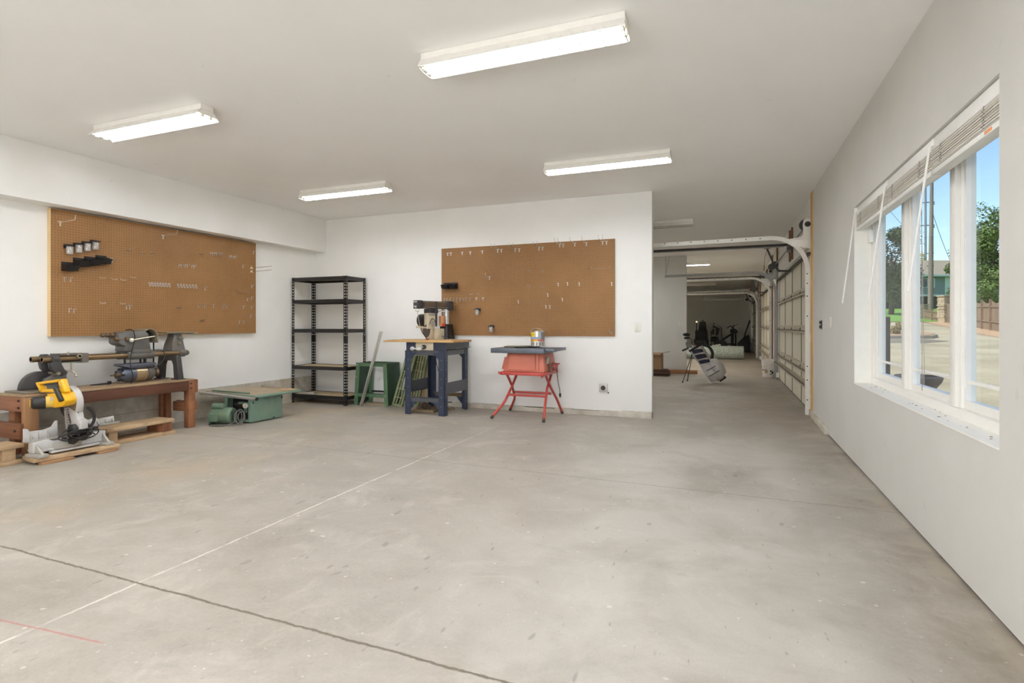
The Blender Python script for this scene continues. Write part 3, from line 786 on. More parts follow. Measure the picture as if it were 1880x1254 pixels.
# box frame under the table
sb = M()
sb.box(-.27, .30, -.31, -.304, .817, .918)
sb.box(-.27, .30, .30, .306, .817, .918); sb.box(-.274, -.27, -.31, .306, .817, .918)
part('under_frame', sb, BLUE, t)
part('under_frame_side', M().box(.30, .306, -.31, .33, .832, .918).box(.306, .34, -.27, .33, .84, .846), BLUEG, t)
cp = part('crank_plate', M().box(-.13, .125, -.318, -.311, .819, .918), CREAMP, t, bevel=.003)
ck = M().cyl((0, -.318, .862), (0, -.345, .862), .028, n=20).cyl((.0, -.345, .862), (0, -.353, .862), .014, n=12)
part('crank_hub', ck, SAWGREY, cp)
ckh = M().tube([(0, -.352, .862), (-.05, -.356, .85), (-.13, -.36, .834)], .009, 8).sphere((-.055, -.36, .832), .026, 12, (1.7, 1, .8)).sphere((-.15, -.364, .84), .027, 12, (1.15, 1, 1))
part('crank_handle', ckh, mat('pearl_plastic', (198, 198, 192), .3), cp)
# table boards
part('table_top', M().box(-.58, .43, -.37, .06, .920, .945), ORW, t, bevel=.002)
part('table_fence', M().box(-.58, .43, .062, .08, .920, .949), ORW, t, bevel=.002)
part('rear_board', M().box(-.57, .42, .082, .17, .920, .944), ORW, t, bevel=.002)
part('power_cord', M().tube(smooth([(.05, -.15, .9), (.06, -.14, .78), (.06, -.13, .66), (.09, -.13, .56), (.115, -.13, .49)], 5), .0045, 6), BLACKP, t)
# column and base
part('column', M().cyl((-.025, .30, .95), (-.025, .30, 1.37), .040, n=24), mat('bright_column', (206, 208, 208), .32, .55, .04), t, label='polished steel column')
part('column_base', M().loft([[(-.085, .19, .946), (.055, .19, .946), (.075, .37, .946), (-.10, .37, .946)], [(-.075, .22, 1.15), (.03, .22, 1.15), (.045, .36, 1.15), (-.085, .36, 1.15)]]), BLACKP, t, bevel=.006, label='black column bracket')
part('lock_lever', M().beam((-.115, .235, 1.322), (.035, .245, 1.328), .018, .016), mat('white_lever', (222, 222, 218), .35), t, bevel=.004)
# arm, along local +x from the column towards the front
A = Matrix.Translation((-.025, .30, 0)) @ Matrix.Rotation(math.radians(-110.5), 4, 'Z') @ Matrix.Diagonal((.72, .72, 1, 1))
m = M(); m.T = A
m.box(.02, .62, -.055, .055, 1.355, 1.455)
arm = part('arm', m, SAWGREY, t, bevel=.006)
m = M(); m.T = A
m.box(.05, .28, .0555, .061, 1.385, 1.437); m.box(.31, .57, .0555, .061, 1.385, 1.437)
part('track_recess', m, mat('brown_recess', (104, 86, 70), .5), arm)
m = M(); m.T = A
m.box(.04, .6, .056, .066, 1.438, 1.449); m.box(.04, .6, .056, .066, 1.366, 1.377)
part('track_rib', m, mat('khaki_rib', (142, 134, 118), .4, .3), arm)
m = M(); m.T = A
m.box(.62, .735, -.062, .066, 1.35, 1.46)
ec = part('arm_end_cap', m, SAWGREY, t, bevel=.006)
m = M(); m.T = A
m.box(.7355, .737, -.05, .05, 1.43, 1.45); m.box(.7355, .737, -.04, .03, 1.37, 1.39)
part('nameplate', m, mat('plate_silver', (196, 194, 190), .35, .3), ec)
m = M(); m.T = A
m.box(-.12, .03, -.075, .082, 1.335, 1.465)
part('column_head', m, SAWGREY, t, bevel=.02)
# carriage, yoke, motor, guard
m = M(); m.T = A
m.box(.24, .50, -.05, .05, 1.295, 1.352); m.box(.285, .325, -.06, .08, 1.12, 1.45)
part('carriage', m, SAWGREY, t, bevel=.005)
m = M(); m.T = A
m.box(.335, .52, -.02, .085, 1.085, 1.295)
mo = part('motor_housing', m, CREAMP, t, bevel=.008)
m = M(); m.T = A
m.tube([(.36+.07*math.cos(a)+.045, .088, 1.13+.09*math.sin(a)) for a in [PI*.05+PI*.8*k/14 for k in range(15)]], .005, 6)
part('bevel_scale', m, SAWGREY, mo)
m = M(); m.T = A
m.cyl((.405, .086, 1.15), (.405, .092, 1.15), .045, n=20)
part('dial', m, mat('dial_silver', (182, 178, 172), .3, .4), mo)
m = M(); m.T = A
m.box(.345, .51, .086, .089, 1.262, 1.285)
part('label_strip', m, mat('label_grey', (150, 146, 140), .4), mo)
m = M(); m.T = A
m.cyl((.44, -.02, 1.20), (.44, -.24, 1.20), .085, n=20)
part('motor_body', m, BLACKP, t, bevel=.008)
m = M(); m.T = A
m.box(.11, .20, .02, .10, 1.12, 1.26)
sw = part('switch_box', m, mat('salmon_switch_box', (208, 152, 112), .45), t, bevel=.004)
m = M(); m.T = A
m.box(.115, .195, .1005, .103, 1.12, 1.155)
part('red_button', m, mat('switch_red', (204, 70, 52), .4), sw)
m = M(); m.T = A
m.prism([(.12, .948), (.345, .948), (.345, 1.09), (.12, 1.09)], 'y', -.02, .085)
part('guard_leg', m, CREAMP, t, bevel=.006)
m = M(); m.T = A
m.prism([(.36, .948), (.47, .948), (.62, 1.075), (.62, 1.10), (.36, 1.10)], 'y', .0, .045)
part('blade_guard', m, CREAMP, t, bevel=.004)
m = M(); m.T = A
m.cyl((.52, .05, 1.06), (.52, .054, 1.06), .085, n=28)
part('blade', m, mat('blade_steel', (120, 114, 108), .35, .6), t)
m = M(); m.T = A
m.cyl((.50, .03, 1.10), (.70, .03, 1.115), .013, n=10).sphere((.72, .03, 1.116), .02, 10).box(.52, .66, .0, .06, 1.095, 1.112)
part('guard_bar', m, CREAMP, t)
m = M(); m.T = A
m.tube([(.66, .035, 1.13), (.70, .035, 1.25), (.715, .035, 1.31)], .005, 6)
m.tube([(.68, .035, 1.315), (.755, .035, 1.315), (.75, .035, 1.37), (.70, .035, 1.385), (.672, .035, 1.36)], .006, 6, True)
part('pull_handle', m, mat('bare_wire', (190, 184, 172), .35, .5), t)
m = M(); m.T = A
m.tube(smooth([(.66, .06, 1.10), (.63, .07, 1.04), (.57, .08, .985), (.535, .08, .953)], 5), .007, 6)
part('kickback_rod', m, mat('brown_rod', (74, 58, 50), .5), t)
m = M(); m.T = A
m.box(.50, .56, .07, .1, .9455, .957)
part('red_tip', m, mat('tip_red', (170, 40, 34), .5), t)
m = M()
m.tube(smooth([(-.03, .205, 1.10), (-.06, .175, 1.06), (-.03, .16, 1.0), (.02, .165, .975), (.07, .17, .951)], 5), .006, 6)
part('motor_cord', m, mat('grey_cord', (88, 86, 84), .6), t)

# ------------------------------------------------------------------ red benchtop table saw on folding legs
RED = mat('faded_red_paint', (190, 106, 84), .42, .1, .06, 8.); RED2 = mat('leg_red', (184, 72, 64), .38, .1, .08, 9.)
TBL = mat('blotched_iron', (98, 104, 114), .45, .4, .14, 14., dirt=(132, 124, 108), dirt_amt=.7)
TS = Vector((-2.34, 6.38, 0))
t = thing('table_saw', 'faded red table saw on crossed folding legs with an open wire cord', 'saw', TS)
part('table_top', M().box(-.335, .345, -.33, .20, .80, .858), TBL, t, bevel=.004)
part('side_wing', M().box(.347, .46, -.30, .20, .826, .858), TBL, t, bevel=.003)
part('miter_bar', M().beam((-.30, .02, .863), (.02, .10, .866), .03, .012).beam((-.05, -.25, .866), (.16, .06, .868), .022, .014), mat('dark_bar', (46, 44, 44), .4, .3), t, bevel=.002)
part('rip_fence', M().beam((-.25, -.02, .869), (.1, .05, .874), .04, .018), mat('fence_drab', (134, 124, 104), .5, .2), t, bevel=.003)
bd = M()
bd.loft([[(-.20, -.27, .575), (.33, -.27, .575), (.33, .22, .575), (-.20, .22, .575)], [(-.155, -.23, .798), (.30, -.23, .798), (.30, .18, .798), (-.155, .18, .798)]])
body = part('cabinet', bd, RED, t, bevel=.008)
part('front_plate', M().loft([[(-.13, -.276, .60), (.22, -.276, .60), (.22, -.268, .60), (-.13, -.268, .60)], [(-.115, -.243, .785), (.2, -.243, .785), (.2, -.236, .785), (-.115, -.236, .785)]]), RED, body)
part('corner_rib', M().loft([[(.235, -.284, .60), (.265, -.284, .60), (.265, -.268, .60), (.235, -.268, .60)], [(.225, -.25, .79), (.25, -.25, .79), (.25, -.236, .79), (.225, -.236, .79)]]), RED, body)
part('side_box', M().loft([[(-.235, -.22, .60), (-.2, -.22, .60), (-.2, .0, .60), (-.235, .0, .60)], [(-.205, -.2, .745), (-.165, -.2, .745), (-.165, .0, .745), (-.205, .0, .745)]]), RED, body)
part('side_label', M().cbox((.318, -.1, .69), (.004, .1, .12), (0, .12, 0)), mat('faded_label', (166, 170, 156), .5), body)
tr = M().box(-.225, .345, -.30, .25, .535, .574)
part('tray', tr, RED2, t, bevel=.004)
def leg(s, f):
    # one tube: foot flared out, up past the crossing, to the far top corner of the tray
    X = s*.245 + .055
    foot = (s*.345+.01, -.33 if f < 0 else .345, .014)
    knee = (X + s*.03, -.20*1.0 if f < 0 else .22, .19)
    return [foot, ((foot[0]*2+knee[0])/3, (foot[1]*2+knee[1])/3, .075), knee, (X, -.03 if f < 0 else .05, .36), (X - s*.005, .17 if f < 0 else -.15, .535)]
for s in (-1, 1):
    for f in (-1, 1):
        pts = [Vector(p) for p in leg(s, f)]; off = Vector((s*.012*f, 0, 0))
        lo = part('leg', M().tube([p + off for p in (pts[0], pts[1], pts[2]*.85+pts[1]*.15, pts[2]*.9+pts[3]*.1, pts[3], pts[4])], .0155, 10), RED2, t)
        d = (pts[0]-pts[1]).normalized()
        part('rubber_foot', M().cyl(pts[0] + off + d*.012 + Vector((0, 0, .004)), pts[0] + off - d*.03, .018, n=10), mat('worn_rubber', (74, 66, 60), .8), lo)
for yy, z in ((-.115, .275), (.10, .285)):
    part('crossbar', M().beam((-.19, yy, z), (.30, yy, z), .028, .028), RED2, t, bevel=.005)
part('bolt_lugs', M().box(-.24, -.2, -.315, -.30, .545, .575).box(.30, .345, -.315, -.30, .545, .575).cyl((.32, -.33, .53), (.32, -.30, .53), .012, n=8), RED2, t)
mh = part('motor_bracket', M().cyl((.345, .02, .63), (.40, .02, .63), .045, n=16).box(.35, .43, .0, .04, .655, .672).box(.345, .39, -.03, .07, .60, .66), RED2, t, bevel=.004)
part('hand_crank', M().tube([(.37+.04*math.cos(2*PI*k/20), -.055, .62+.055*math.sin(2*PI*k/20)) for k in range(20)], .005, 6, True).cyl((.345, -.055, .62), (.375, -.055, .62), .012, n=10), mat('crank_grey', (140, 128, 118), .4, .4), t)
pc = part('power_cord', M().tube(smooth([(.36, -.02, .68), (.40, -.05, .66), (.415, -.04, .58), (.43, -.04, .45), (.45, -.04, .36), (.455, -.04, .31)], 5), .0042, 6), BLACKP, t)
part('plug', M().cyl((.455, -.04, .312), (.456, -.04, .272), .013, n=10).box(.449, .453, -.045, -.035, .255, .273).box(.459, .463, -.045, -.035, .255, .273), BLACKP, pc)
# paint can
t = thing('paint_can', 'open silver paint can with a yellow and blue label on the red table saw', 'can', (-2.175, 6.35, .8765))
part('body', M().lathe([(.084, 0), (.086, .006), (.084, .010), (.084, .178), (.087, .182), (.087, .188), (.078, .190), (.074, .184), (.074, .02), (0, .02)], n=36), mat('tinplate', (190, 188, 182), .3, .7, .05), t)
def band(z0, z1, a0, a1, mt, name='label', r=.0848):
    m = M(); n = 14
    for k in range(n):
        u0 = math.radians(a0 + (a1-a0)*k/n); u1 = math.radians(a0 + (a1-a0)*(k+1)/n)
        m.quad((r*math.cos(u0), r*math.sin(u0), z0), (r*math.cos(u1), r*math.sin(u1), z0), (r*math.cos(u1), r*math.sin(u1), z1), (r*math.cos(u0), r*math.sin(u0), z1))
    return part(name, m, mt, t)
band(.012, .05, -180, 180, mat('label_dark', (96, 88, 80), .4)); band(.05, .064, -180, 180, mat('label_white', (224, 216, 206), .4))
band(.064, .09, -170, -70, mat('label_orange', (226, 160, 62), .4)); band(.09, .118, -170, -60, mat('label_blue', (140, 160, 190), .4))
band(.118, .17, -168, -95, mat('label_yellow', (238, 206, 44), .4)); band(.064, .085, -70, 20, mat('label_red', (196, 104, 92), .4))
band(.085, .172, -40, 10, mat('label_grey2', (120, 116, 120), .4))
m = M()
for k in range(7):
    u = math.radians(-160 + 9*k); z = .128 + .012*(k % 2) + .002*k
    m.T = Matrix.Rotation(u, 4, 'Z') @ Matrix.Translation((.0853, 0, z)); m.cbox((0, 0, 0), (.0008, .006, .022 if k % 2 else .012), (.3*(k % 3-1), 0, 0))
part('label_mark', m, mat('label_black', (34, 30, 30), .5), t)
part('handle', M().tube([(p[0], .075*math.sin(math.pi*k/14), .165 + .055*math.sin(math.pi*k/14)) for k, p in enumerate(arc((0, 0, .165), .088, 0, 180, 14, 'xz'))], .0022, 6), mat('bail_wire', (222, 214, 200), .3, .6), t)
kids(t)[-1].rotation_euler = (-.0, 0, .6)
# ------------------------------------------------------------------ long low workbench on the pegboard wall
BTOP = wood('dusty_bench_top', (146, 120, 92), (174, 150, 120), 1, 8., .65, dirt=(128, 110, 92))
BRED = wood('red_brown_apron', (84, 54, 42), (110, 72, 56), 1, 8., .55)
BLEG = wood('red_oak_leg', (124, 82, 58), (164, 112, 78), 2, 7., .55, dirt=(104, 66, 48))
BEND = wood('red_oak_end', (118, 78, 56), (152, 104, 76), 0, 7., .55)
WX0, WX1, WB0, WB1 = -5.93, -5.515, 2.765, 4.325
t = thing('workbench', 'long low reddish wooden workbench carrying the lathe', 'workbench', (-5.72, 3.55, 0))
def wp(name, mb, m, parent=None, **k):           # world coordinates into the bench's own
    mb.v = [(a+5.72, b-3.55, c) for a, b, c in mb.v]
    return part(name, mb, m, parent or t, **k)
wp('bench_top', M().box(WX0, WX1, WB0, WB1, .522, .542), BTOP, bevel=.003)
wp('front_apron', M().box(WX1-.045, WX1-.005, WB0+.05, WB1-.05, .415, .521), BRED, bevel=.003)
wp('rear_apron', M().box(WX0+.005, WX0+.045, WB0+.05, WB1-.05, .415, .521), BRED, bevel=.003)
for y, e in ((WB0+.06, 0), (WB1-.105, 1)):
    for x in ((WX0+.05, WX1-.145) if not e else (WX0+.05,)):
        l = wp('leg', M().box(x, x+.092, y, y+.045, 0, .414).box(x+.0, x+.046, y-.04 if e else y+.046, y-.001 if e else y+.086, 0, .414), BLEG, bevel=.004)
for y0, y1 in ((WB0+.005, WB0+.045), (WB1-.045, WB1+.0)):
    wp('end_apron', M().box(WX0+.002, WX1-.067 if y0 < 3 else WX1-.086, y0, y1, .395, .521), BEND, bevel=.004)
wp('end_stretcher', M().box(WX0+.03, WX1-.03, WB0-.03, WB0+.012, .17, .30), BEND, bevel=.004)
wp('end_stretcher', M().box(WX0+.15, WX1-.086, WB1-.05, WB1-.01, .18, .285), BEND, bevel=.004)
wp('front_post', M().box(WX1-.085, WX1-.004, WB1-.055, WB1+.024, .0, .521), BLEG, bevel=.004)
wp('end_board', M().box(WX0+.1, WX1-.008, WB1+.0245, WB1+.06, .385, .53), BEND, bevel=.004)
wp('end_board', M().box(WX0+.1, WX1-.012, WB1+.0245, WB1+.058, .19, .285), BEND, bevel=.004)
wp('front_post', M().box(WX1-.066, WX1-.0035, WB0+.002, WB0+.10, .0, .5205), wood('light_oak_post', (140, 102, 70), (176, 134, 96), 2, 7.), bevel=.004)
bl = M()
for y in (WB0+.09, WB1-.03):
    for z in (.49, .44): bl.cyl((WX1-.006, y, z), (WX1+.004, y, z), .009, n=8)
for z in (.49, .43): bl.cyl((-5.62, WB0+.006, z), (-5.62, WB0-.004, z), .01, n=8)
bl.cyl((-5.60, WB0-.028, .24), (-5.60, WB0-.038, .24), .011, n=8)
o = wp('bolt_heads', bl, mat('rusty_bolt', (70, 52, 44), .5, .5)); o['kind'] = 'stuff'

# ------------------------------------------------------------------ old tube-bed lathe
CAST = mat('grey_casting', (104, 102, 98), .5, .3, .12, 12., dirt=(128, 104, 78), dirt_amt=.35)
CASTD = mat('dark_casting', (70, 68, 68), .5, .3, .12, 10., dirt=(92, 78, 62), dirt_amt=.35)
BRASS = mat('tarnished_tube', (134, 112, 84), .38, .75, .12, 14., dirt=(92, 72, 52), dirt_amt=.45, stretch=(1, .15, 1))
NICK = mat('worn_nickel', (190, 180, 160), .3, .8, .08)
RUST = mat('rusty_shaft', (122, 102, 80), .45, .7, .15)
DARKI = mat('dark_iron', (48, 46, 46), .5, .4, .1)
LO = Vector((-5.72, 3.60, .543))
t = thing('lathe', 'old grey cast lathe with two long brownish tubes, standing on the long bench', 'lathe', LO)
def lp(name, mb, m, parent=None, **k):
    mb.v = [(a-LO.x, b-LO.y, c-LO.z) for a, b, c in mb.v]
    return part(name, mb, m, parent or t, **k)
XF, XR, ZB = -5.655, -5.795, .828
for x, y0, y1 in ((XF, 2.955, 4.335), (XR, 2.945, 4.325)):
    lp('bed_tube', M().lathe([(.019, 0), (.026, 0), (.026, y1-y0), (.0, y1-y0)], (x, y0, ZB), (0, 1, 0), 20).lathe([(.018, .0), (.018, .05), (0, .05)], (x, y0, ZB), (0, 1, 0), 16), BRASS)
# far end bracket and legs
m = M()
for x in (XF, XR): m.lathe([(.026, 0), (.042, .004), (.042, .062), (.026, .066)], (x, 4.255, ZB), (0, 1, 0), 20); m.sphere((x, 4.345, ZB), .03, 12)
m.box(XR, XF, 4.262, 4.314, ZB-.02, ZB+.03)
lp('end_clamp', m, CAST, bevel=.003)
arch = [(-5.905, .543), (-5.86, .80), (-5.58, .80), (-5.535, .543), (-5.618, .543), (-5.632, .70), (-5.655, .748), (-5.785, .748), (-5.808, .70), (-5.822, .543)]
lp('end_leg', M().prism(arch, 'y', 4.165, 4.225), CASTD, bevel=.006)
lp('leg_foot', M().box(-5.91, -5.80, 4.15, 4.24, .5432, .553).box(-5.64, -5.53, 4.15, 4.24, .5432, .553), CASTD)
# tailstock column with a flat table on top
m = M()
m.loft([[(-5.80, 4.165, .85), (-5.64, 4.165, .85), (-5.64, 4.325, .85), (-5.80, 4.325, .85)], [(-5.79, 4.18, .93), (-5.66, 4.18, .93), (-5.66, 4.32, .93), (-5.79, 4.32, .93)], [(-5.77, 4.215, 1.045), (-5.67, 4.215, 1.045), (-5.67, 4.30, 1.045), (-5.77, 4.30, 1.045)]])
ts_ = lp('tailstock', m, CAST, bevel=.008)
m = M()
for z in (.94, 1.0): m.cyl((-5.66, 4.25, z), (-5.63, 4.25, z), .010, n=10)
m.cyl((-5.70, 4.30, .985), (-5.70, 4.335, .985), .014, n=12)
lp('clamp_screw', m, NICK, ts_)
m = M().box(-5.80, -5.64, 4.10, 4.44, 1.046, 1.062)
tb = lp('tailstock_table', m, mat('drab_table', (128, 122, 104), .5, .3), bevel=.003)
lp('table_end', M().box(-5.78, -5.66, 4.43, 4.50, 1.035, 1.057), mat('tan_end', (166, 140, 104), .5, .2), tb, bevel=.004)
# headstock
hp = [(3.60, 1.0), (3.605, 1.055), (3.66, 1.07), (3.86, 1.075), (3.90, 1.05), (3.925, .87), (3.66, .87), (3.67, .925), (3.63, .935), (3.602, .955)]
hs = lp('headstock', M().prism(hp, 'x', -5.80, -5.63), CAST, bevel=.012)
m = M()
for x in (XF, XR): m.cyl((x, 3.69, ZB), (x, 3.96, ZB), .043, n=20)
m.box(XR, XF, 3.69, 3.95, ZB-.03, .88); m.box(-5.80, -5.61, 3.72, 3.92, ZB+.02, .885)
lp('headstock_saddle', m, CAST, hs, bevel=.005)
m = M().cyl((-5.715, 3.49, 1.035), (-5.715, 3.62, 1.035), .013, n=12)
for y, r, w in ((3.485, .02, .02), (3.53, .022, .02), (3.565, .026, .03), (3.605, .03, .02)): m.cyl((-5.715, y, 1.035), (-5.715, y+w, 1.035), r, n=14)
m.cyl((-5.64, 3.55, .995), (-5.64, 3.63, .995), .012, n=10).cyl((-5.64, 3.56, .995), (-5.64, 3.585, .995), .021, n=12)
m.cyl((-5.628, 3.67, 1.0), (-5.61, 3.67, 1.0), .022, n=12)
lp('spindle', m, RUST, hs)
m = M().sphere((-5.595, 3.70, .985), .024, 12).cyl((-5.63, 3.70, .985), (-5.59, 3.70, .985), .01, n=8)
kn = lp('speed_knob', m, mat('white_knob', (214, 210, 200), .25, .4), hs)
lp('knob_rod', M().cyl((-5.595, 3.72, .988), (-5.60, 3.94, 1.02), .006, n=8), NICK, kn)
# pulley guard and pulley at the back of the headstock
m = M(); R1, R0 = .085, .076; cy_, cz_ = 3.925, 1.015
outer = [(cy_+R1*math.cos(math.radians(a)), cz_+R1*math.sin(math.radians(a))) for a in range(0, 181, 12)]
inner = [(cy_+R0*math.cos(math.radians(a)), cz_+R0*math.sin(math.radians(a))) for a in range(180, -1, -12)]
m.prism([(cy_+R1, .95)] + outer + [(cy_-R1, .99), (cy_-R0, .99)] + inner + [(cy_+R0, .95)], 'x', -5.82, -5.64)
m.prism([(cy_+R1, .95)] + outer + [(cy_-R1, .99)], 'x', -5.826, -5.82)
lp('pulley_guard', m, mat('khaki_guard', (138, 128, 108), .5, .2, .1), hs, bevel=.002)
lp('pulley', M().lathe([(.012, 0), (.055, 0), (.04, .02), (.055, .04), (.045, .05), (.035, .06), (.045, .07), (.012, .07)], (-5.78, cy_, 1.01), (1, 0, 0), 24), DARKI, hs)
# motor under the bed
m = M().prism([(3.64, .725), (3.66, .742), (3.98, .742), (4.0, .725), (3.93, .70), (3.72, .70)], 'x', -5.79, -5.64)
mp = lp('motor_plate', m, mat('blue_grey_plate', (96, 98, 108), .5, .3), bevel=.004)
m = M()
for y in (3.70, 3.86, 3.90): m.cyl((-5.70, y, .742), (-5.70, y, .80), .010, n=8)
lp('hanger_rod', m, DARKI, mp)
MX, MZ = -5.72, .632
mo = lp('motor', M().lathe([(.074, 3.79-3.6), (.079, 3.795-3.6), (.079, 3.905-3.6), (.074, 3.91-3.6)], (MX, 3.6, MZ), (0, 1, 0), 32), mat('tan_motor_band', (176, 156, 124), .3, .6, .1), label='tan metal middle band of the motor')
lp('motor_front_bell', M().lathe([(.02, .055), (.05, .06), (.068, .085), (.078, .12), (.079, .188), (.0, .188)], (MX, 3.6, MZ), (0, 1, 0), 28), mat('blue_grey_bell', (92, 98, 112), .4, .4, .1), mo)
m = M()
for k in range(7):
    a = 2*PI*k/7; m.cbox((MX+.055*math.cos(a), 3.664, MZ+.055*math.sin(a)), (.022, .02, .022), (0, -a, 0))
lp('vent_holes', m, DARKI, mo)
lp('motor_rear_bell', M().lathe([(.0, .312), (.078, .312), (.076, .37), (.06, .395), (.0, .4)], (MX, 3.6, MZ), (0, 1, 0), 28), CAST, mo)
lp('motor_shaft', M().cyl((MX, 3.575, MZ), (MX, 3.66, MZ), .007, n=8).cyl((MX, 3.62, MZ), (MX, 3.655, MZ), .024, n=12), RUST, mo)
lp('motor_pulley', M().lathe([(.01, .40), (.05, .40), (.036, .42), (.05, .44), (.01, .44)], (MX, 3.6, MZ), (0, 1, 0), 20), RUST, mo)
lp('drive_belt', M().box(-5.775, -5.763, 3.955, 3.965, .63, 1.0).box(-5.735, -5.723, 4.015, 4.024, .60, 1.01), DARKI)
m = M()
m.tube(smooth([(-5.62, 3.735, 1.08), (-5.60, 3.735, 1.0), (-5.60, 3.70, .86), (-5.60, 3.69, .74), (-5.60, 3.715, .62), (-5.63, 3.72, .556), (-5.66, 3.73, .551)], 5), .005, 6)
m.tube(smooth([(-5.63, 3.72, .70), (-5.60, 3.86, .69), (-5.6, 3.99, .72), (-5.6, 4.05, .80), (-5.62, 4.04, .865), (-5.66, 3.98, .87)], 5), .005, 6)
m.tube(smooth([(-5.61, 3.735, 1.07), (-5.66, 3.735, 1.09), (-5.74, 3.735, 1.085)], 5), .005, 6)
lp('power_cord', m, DARKI)
# tool rest carriage
m = M().box(-5.82, -5.615, 3.255, 3.315, .785, .872)
cg = lp('carriage', m, CAST, bevel=.004)
lp('carriage_plate', M().prism([(3.085, .862), (3.26, .855), (3.26, .872), (3.085, .875)], 'x', -5.78, -5.63).prism([(3.085, .792), (3.255, .785), (3.255, .797), (3.085, .80)], 'x', -5.78, -5.63), CAST, cg)
lp('clamp_knob', M().cyl((-5.615, 3.23, .848), (-5.60, 3.23, .848), .022, n=16).cyl((-5.66, 3.23, .848), (-5.60, 3.23, .848), .012, n=10).cyl((-5.63, 3.15, .86), (-5.63, 3.15, .892), .006, n=8), NICK, cg)
lp('clamp_handle', M().cyl((-5.65, 3.185, .79), (-5.65, 3.185, .715), .007, n=8).tube([(-5.66, 3.14, .722), (-5.65, 3.185, .715), (-5.64, 3.21, .69), (-5.635, 3.215, .668)], .007, 6).sphere((-5.66, 3.135, .722), .012, 8).sphere((-5.635, 3.216, .664), .012, 8), NICK, cg)
# near end: clamp, curved arms, tilt bracket, big half disc and base plate
m = M()
for x in (XF, XR): m.lathe([(.026, 0), (.044, .004), (.044, .055), (.026, .06)], (x, 3.02, ZB), (0, 1, 0), 20)
m.box(XR, XF, 3.025, 3.072, ZB-.028, ZB+.028)
ne = lp('near_clamp', m, CASTD, bevel=.003)
for x in (XF-.012, XR-.012):
    c = M()
    outer = [(3.00, .80), (3.012, .745), (3.045, .70), (3.10, .675)]; inner = [(3.145, .70), (3.115, .735), (3.095, .78), (3.09, .82)]
    c.prism(outer + inner, 'x', x, x+.05)
    lp('curved_arm', c, CASTD, ne, bevel=.006)
lp('pivot_pin', M().cyl((-5.84, 3.06, .70), (-5.60, 3.06, .70), .014, n=12), NICK, ne)
half = [(2.99+.15*math.cos(math.radians(a)), .566+.155*math.sin(math.radians(a))) for a in range(0, 181, 9)]
lp('half_disc', M().prism(half, 'x', -5.79, -5.735), CASTD, ne, bevel=.004)
lp('tilt_bracket', M().prism([(2.97, .56), (3.15, .56), (3.155, .70), (3.135, .725), (3.11, .715), (2.975, .655)], 'x', -5.69, -5.655), CAST, ne, bevel=.004)
lp('bracket_bolt', M().cyl((-5.655, 3.13, .70), (-5.645, 3.13, .70), .014, n=12), NICK, ne)
lp('base_plate', M().prism([(-5.87, 2.79), (-5.57, 2.79), (-5.555, 2.85), (-5.56, 3.2), (-5.87, 3.2)], 'z', .5432, .562), mat('olive_plate', (120, 112, 98), .5, .2), ne, bevel=.003)
# wrench on the bench
m = M().beam((0, -.09, .006), (.0, .07, .010), .022, .008).cyl((0, .085, .0), (0, .085, .028), .018, n=12)
m.beam((.02, -.07, .006), (.10, .03, .008), .016, .007)
solo('wrench', m, DARKI, 'dark wrench lying on the bench between the lathe motor and the yellow saw', 'wrench', (-5.80, 3.53, .543), 0, bevel=.002)

# ------------------------------------------------------------------ low wooden miter-saw sled on the floor
PAL = wood('sled_pine', (178, 150, 116), (204, 178, 144), 1, 7., .65, dirt=(156, 128, 98)); PALD = wood('sled_dark', (140, 104, 72), (170, 132, 96), 1, 7., .65)
t = thing('saw_sled', 'long low homemade plank sled on the floor under the yellow saw', 'sled', (-5.36, 3.1, 0))
def sp_(name, mb, m=PAL, **k):
    mb.v = [(a+5.36, b-3.1, c) for a, b, c in mb.v]; return part(name, mb, m, t, **k)
sp_('center_plank', M().prism([(-5.43, 2.70), (-5.20, 2.66), (-5.145, 3.30), (-5.37, 3.33)], 'z', .022, .056), bevel=.004)
sp_('center_runner', M().prism([(-5.22, 2.70), (-5.165, 2.70), (-5.15, 2.93), (-5.20, 2.93)], 'z', 0, .021).prism([(-5.20, 3.12), (-5.14, 3.12), (-5.14, 3.28), (-5.19, 3.28)], 'z', 0, .021).box(-5.42, -5.37, 2.72, 3.31, 0, .021), PALD, bevel=.003)
sp_('top_plank', M().box(-5.64, -5.385, 3.33, 4.00, .128, .162), bevel=.004)
sp_('bottom_plank', M().box(-5.64, -5.385, 3.345, 4.02, 0, .034), bevel=.004)
sp_('spacer_block', M().box(-5.63, -5.40, 3.36, 3.44, .035, .127), bevel=.003)
sp_('spacer_block', M().box(-5.63, -5.40, 3.88, 3.985, .035, .127), BLEG, bevel=.003)
sp_('top_plank', M().box(-5.64, -5.40, 2.02, 2.70, .128, .162), bevel=.004)
sp_('bottom_plank', M().box(-5.64, -5.40, 2.0, 2.69, 0, .034), bevel=.004)
sp_('spacer_block', M().box(-5.63, -5.415, 2.56, 2.65, .035, .127), bevel=.003)
sp_('spacer_block', M().box(-5.63, -5.415, 2.08, 2.17, .035, .127), bevel=.003)

